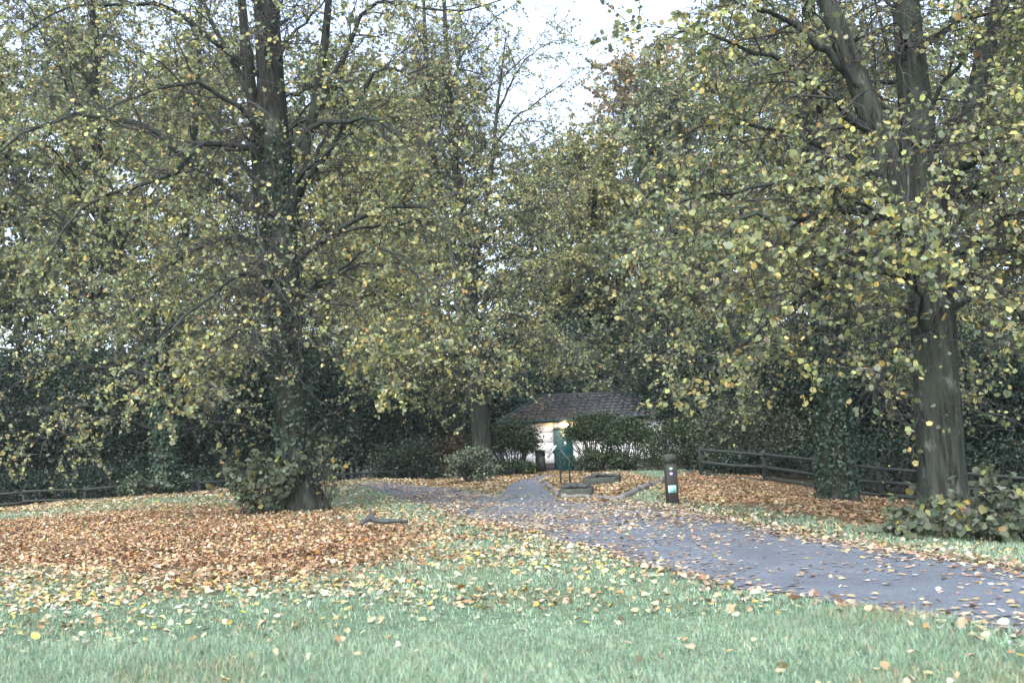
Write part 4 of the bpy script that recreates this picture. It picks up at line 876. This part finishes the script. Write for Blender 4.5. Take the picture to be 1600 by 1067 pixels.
for P, onp, pal, size, lift, zone in LB:
    n = len(P); Z3 = height(P[:, 0], P[:, 1]) + np.where(onp, .012 + FR.uniform(.002, .015, n), FR.uniform(.15, 1, n) * lift + .012)
    B = np.column_stack([P, Z3]); v = frustum(B, .08); B = B[v]; onp = onp[v]; n = len(B)
    T, Nn = leaf_axes(n, FR, (0, 0, 0), (0, 0, 1), 1, np.where(onp, .10, .28)[:, None]); T[:, 2] *= np.where(onp, .06, .28); T = norm(T); Nn = norm(Nn - (Nn * T).sum(-1, keepdims=True) * T)
    S = size * np.clip(FR.normal(1, .25, n), .45, 1.6); C, ci = palette(n, FR, pal, 0.26); fx, fy = B[:, 0], B[:, 1]; ptc = np.sin(fx * 1.1 + 1.7 * np.sin(fy * .8)) * np.sin(fy * 1.3 + 1.2 * np.sin(fx * .9)) + .6 * np.sin(fx * 3.1 + fy * 1.9) * np.sin(fy * 2.7 - fx)
    C = np.clip(C * 0.84 * np.exp(.22 * ptc)[:, None], 0, .40); curl = FR.normal(0.8, 2.2, n) * np.where(onp, .25, .8); d = np.linalg.norm(B - A([0, 0, CAM_H]), axis=1)
    cand.append([B, T, Nn, S, C, curl, d, onp, zone])
allv = np.concatenate([np.where(frustum(c[0], -.01), c[3] / c[6], 0) for c in cand]); thr = np.sort(allv)[-240]
WORD = lambda c: 'pale cream' if c[2] > .16 else ('yellow' if c[1] > .25 else ('orange brown' if c[0] > .22 else 'dark brown'))
FT = {}
for ci_, (B, T, Nn, S, C, curl, d, onp, zone) in enumerate(cand):
    big = np.where(frustum(B, -.01), S / d, 0) >= thr
    for i in np.where(big)[0]:
        wd = WORD(C[i]); q = int(np.clip(round(curl[i]), -2, 4)); key = (wd, q, i % 3)
        if key not in FT:
            tv = HEART[0].copy(); tv[:, 2] *= q if q else .4; FT[key] = mesh('fallen_leaf', tv, [HEART[1]], col=np.tile(C[i], (8, 1)), mat=M['litter'])
        o = obj('fallen_leaf', FT[key]); X_ = np.cross(T[i], Nn[i]); s = S[i]; p = B[i]
        o.matrix_world = Matrix(((X_[0] * s, T[i][0] * s, Nn[i][0] * s, p[0]), (X_[1] * s, T[i][1] * s, Nn[i][1] * s, p[1]), (X_[2] * s, T[i][2] * s, Nn[i][2] * s, p[2]), (0, 0, 0, 1)))
        sf = 'near tarmac path' if onp[i] else 'foreground grass'
        side = ('left', 'middle', 'right')[int(np.clip((p[0] / p[1] + .515) / 1.03 * 3, 0, 2))]
        tag(o, f'{wd} fallen leaf lying on the {sf}, {side} third of the picture', 'leaf', f'{wd} fallen leaves on the {sf}, {side}')
    g = ~big
    cand[ci_] = [x[g] if isinstance(x, np.ndarray) else x for x in (B, T, Nn, S, C, curl, d, onp, zone)]
LITLAB = {'orange': 'carpet of orange brown fallen leaves around the big left tree', 'lawn': 'yellow and cream leaves scattered over the front lawn', 'back': 'leaves scattered over the back of the lawn', 'hut': 'tan leaf litter in front of the hut',
          'right': 'brown leaf litter on the slope above the right fence', 'verge': 'leaves on the grass verge right of the path', 'path': 'leaves strewn flat over the tarmac path', 'edge': 'leaves drifted along the path edges'}
for zone in LITLAB:
    cs = [c for c in cand if c[8] == zone]; cat_ = [np.concatenate([c[j] for c in cs]) for j in range(6)]; B, T, Nn, S, C, curl = cat_
    tag(obj('leaf_litter', leafmesh('leaf_litter', B, T, Nn, S, C, SIXV if zone in ('lawn', 'path', 'edge') else KITE, M['litter'], curl)), LITLAB[zone], 'leaves', kind='stuff')

# ------------------------------------------------------------------ thin hazy volume added to lift the dark tones under the trees
hm = bpy.data.materials.new('mist'); hm.use_nodes = True; hn = hm.node_tree.nodes; hn.remove(hn['Principled BSDF'])
pv = hn.new('ShaderNodeVolumePrincipled'); pv.inputs['Density'].default_value = 0.00027; pv.inputs['Color'].default_value = (.82, .94, .95, 1)
hm.node_tree.links.new(pv.outputs[0], hn['Material Output'].inputs['Volume'])
HB = A([[x, y, z] for x in (-310, 310) for y in (-45, 410) for z in (-8, 36)])
hz = obj('tone_lift_haze', mesh('tone_lift_haze', HB, [A([(0, 1, 3, 2), (4, 6, 7, 5), (0, 4, 5, 1), (2, 3, 7, 6), (0, 2, 6, 4), (1, 5, 7, 3)])], mat=hm))
tag(hz, 'thin pale mist hanging between the trees', 'mist', kind='stuff')
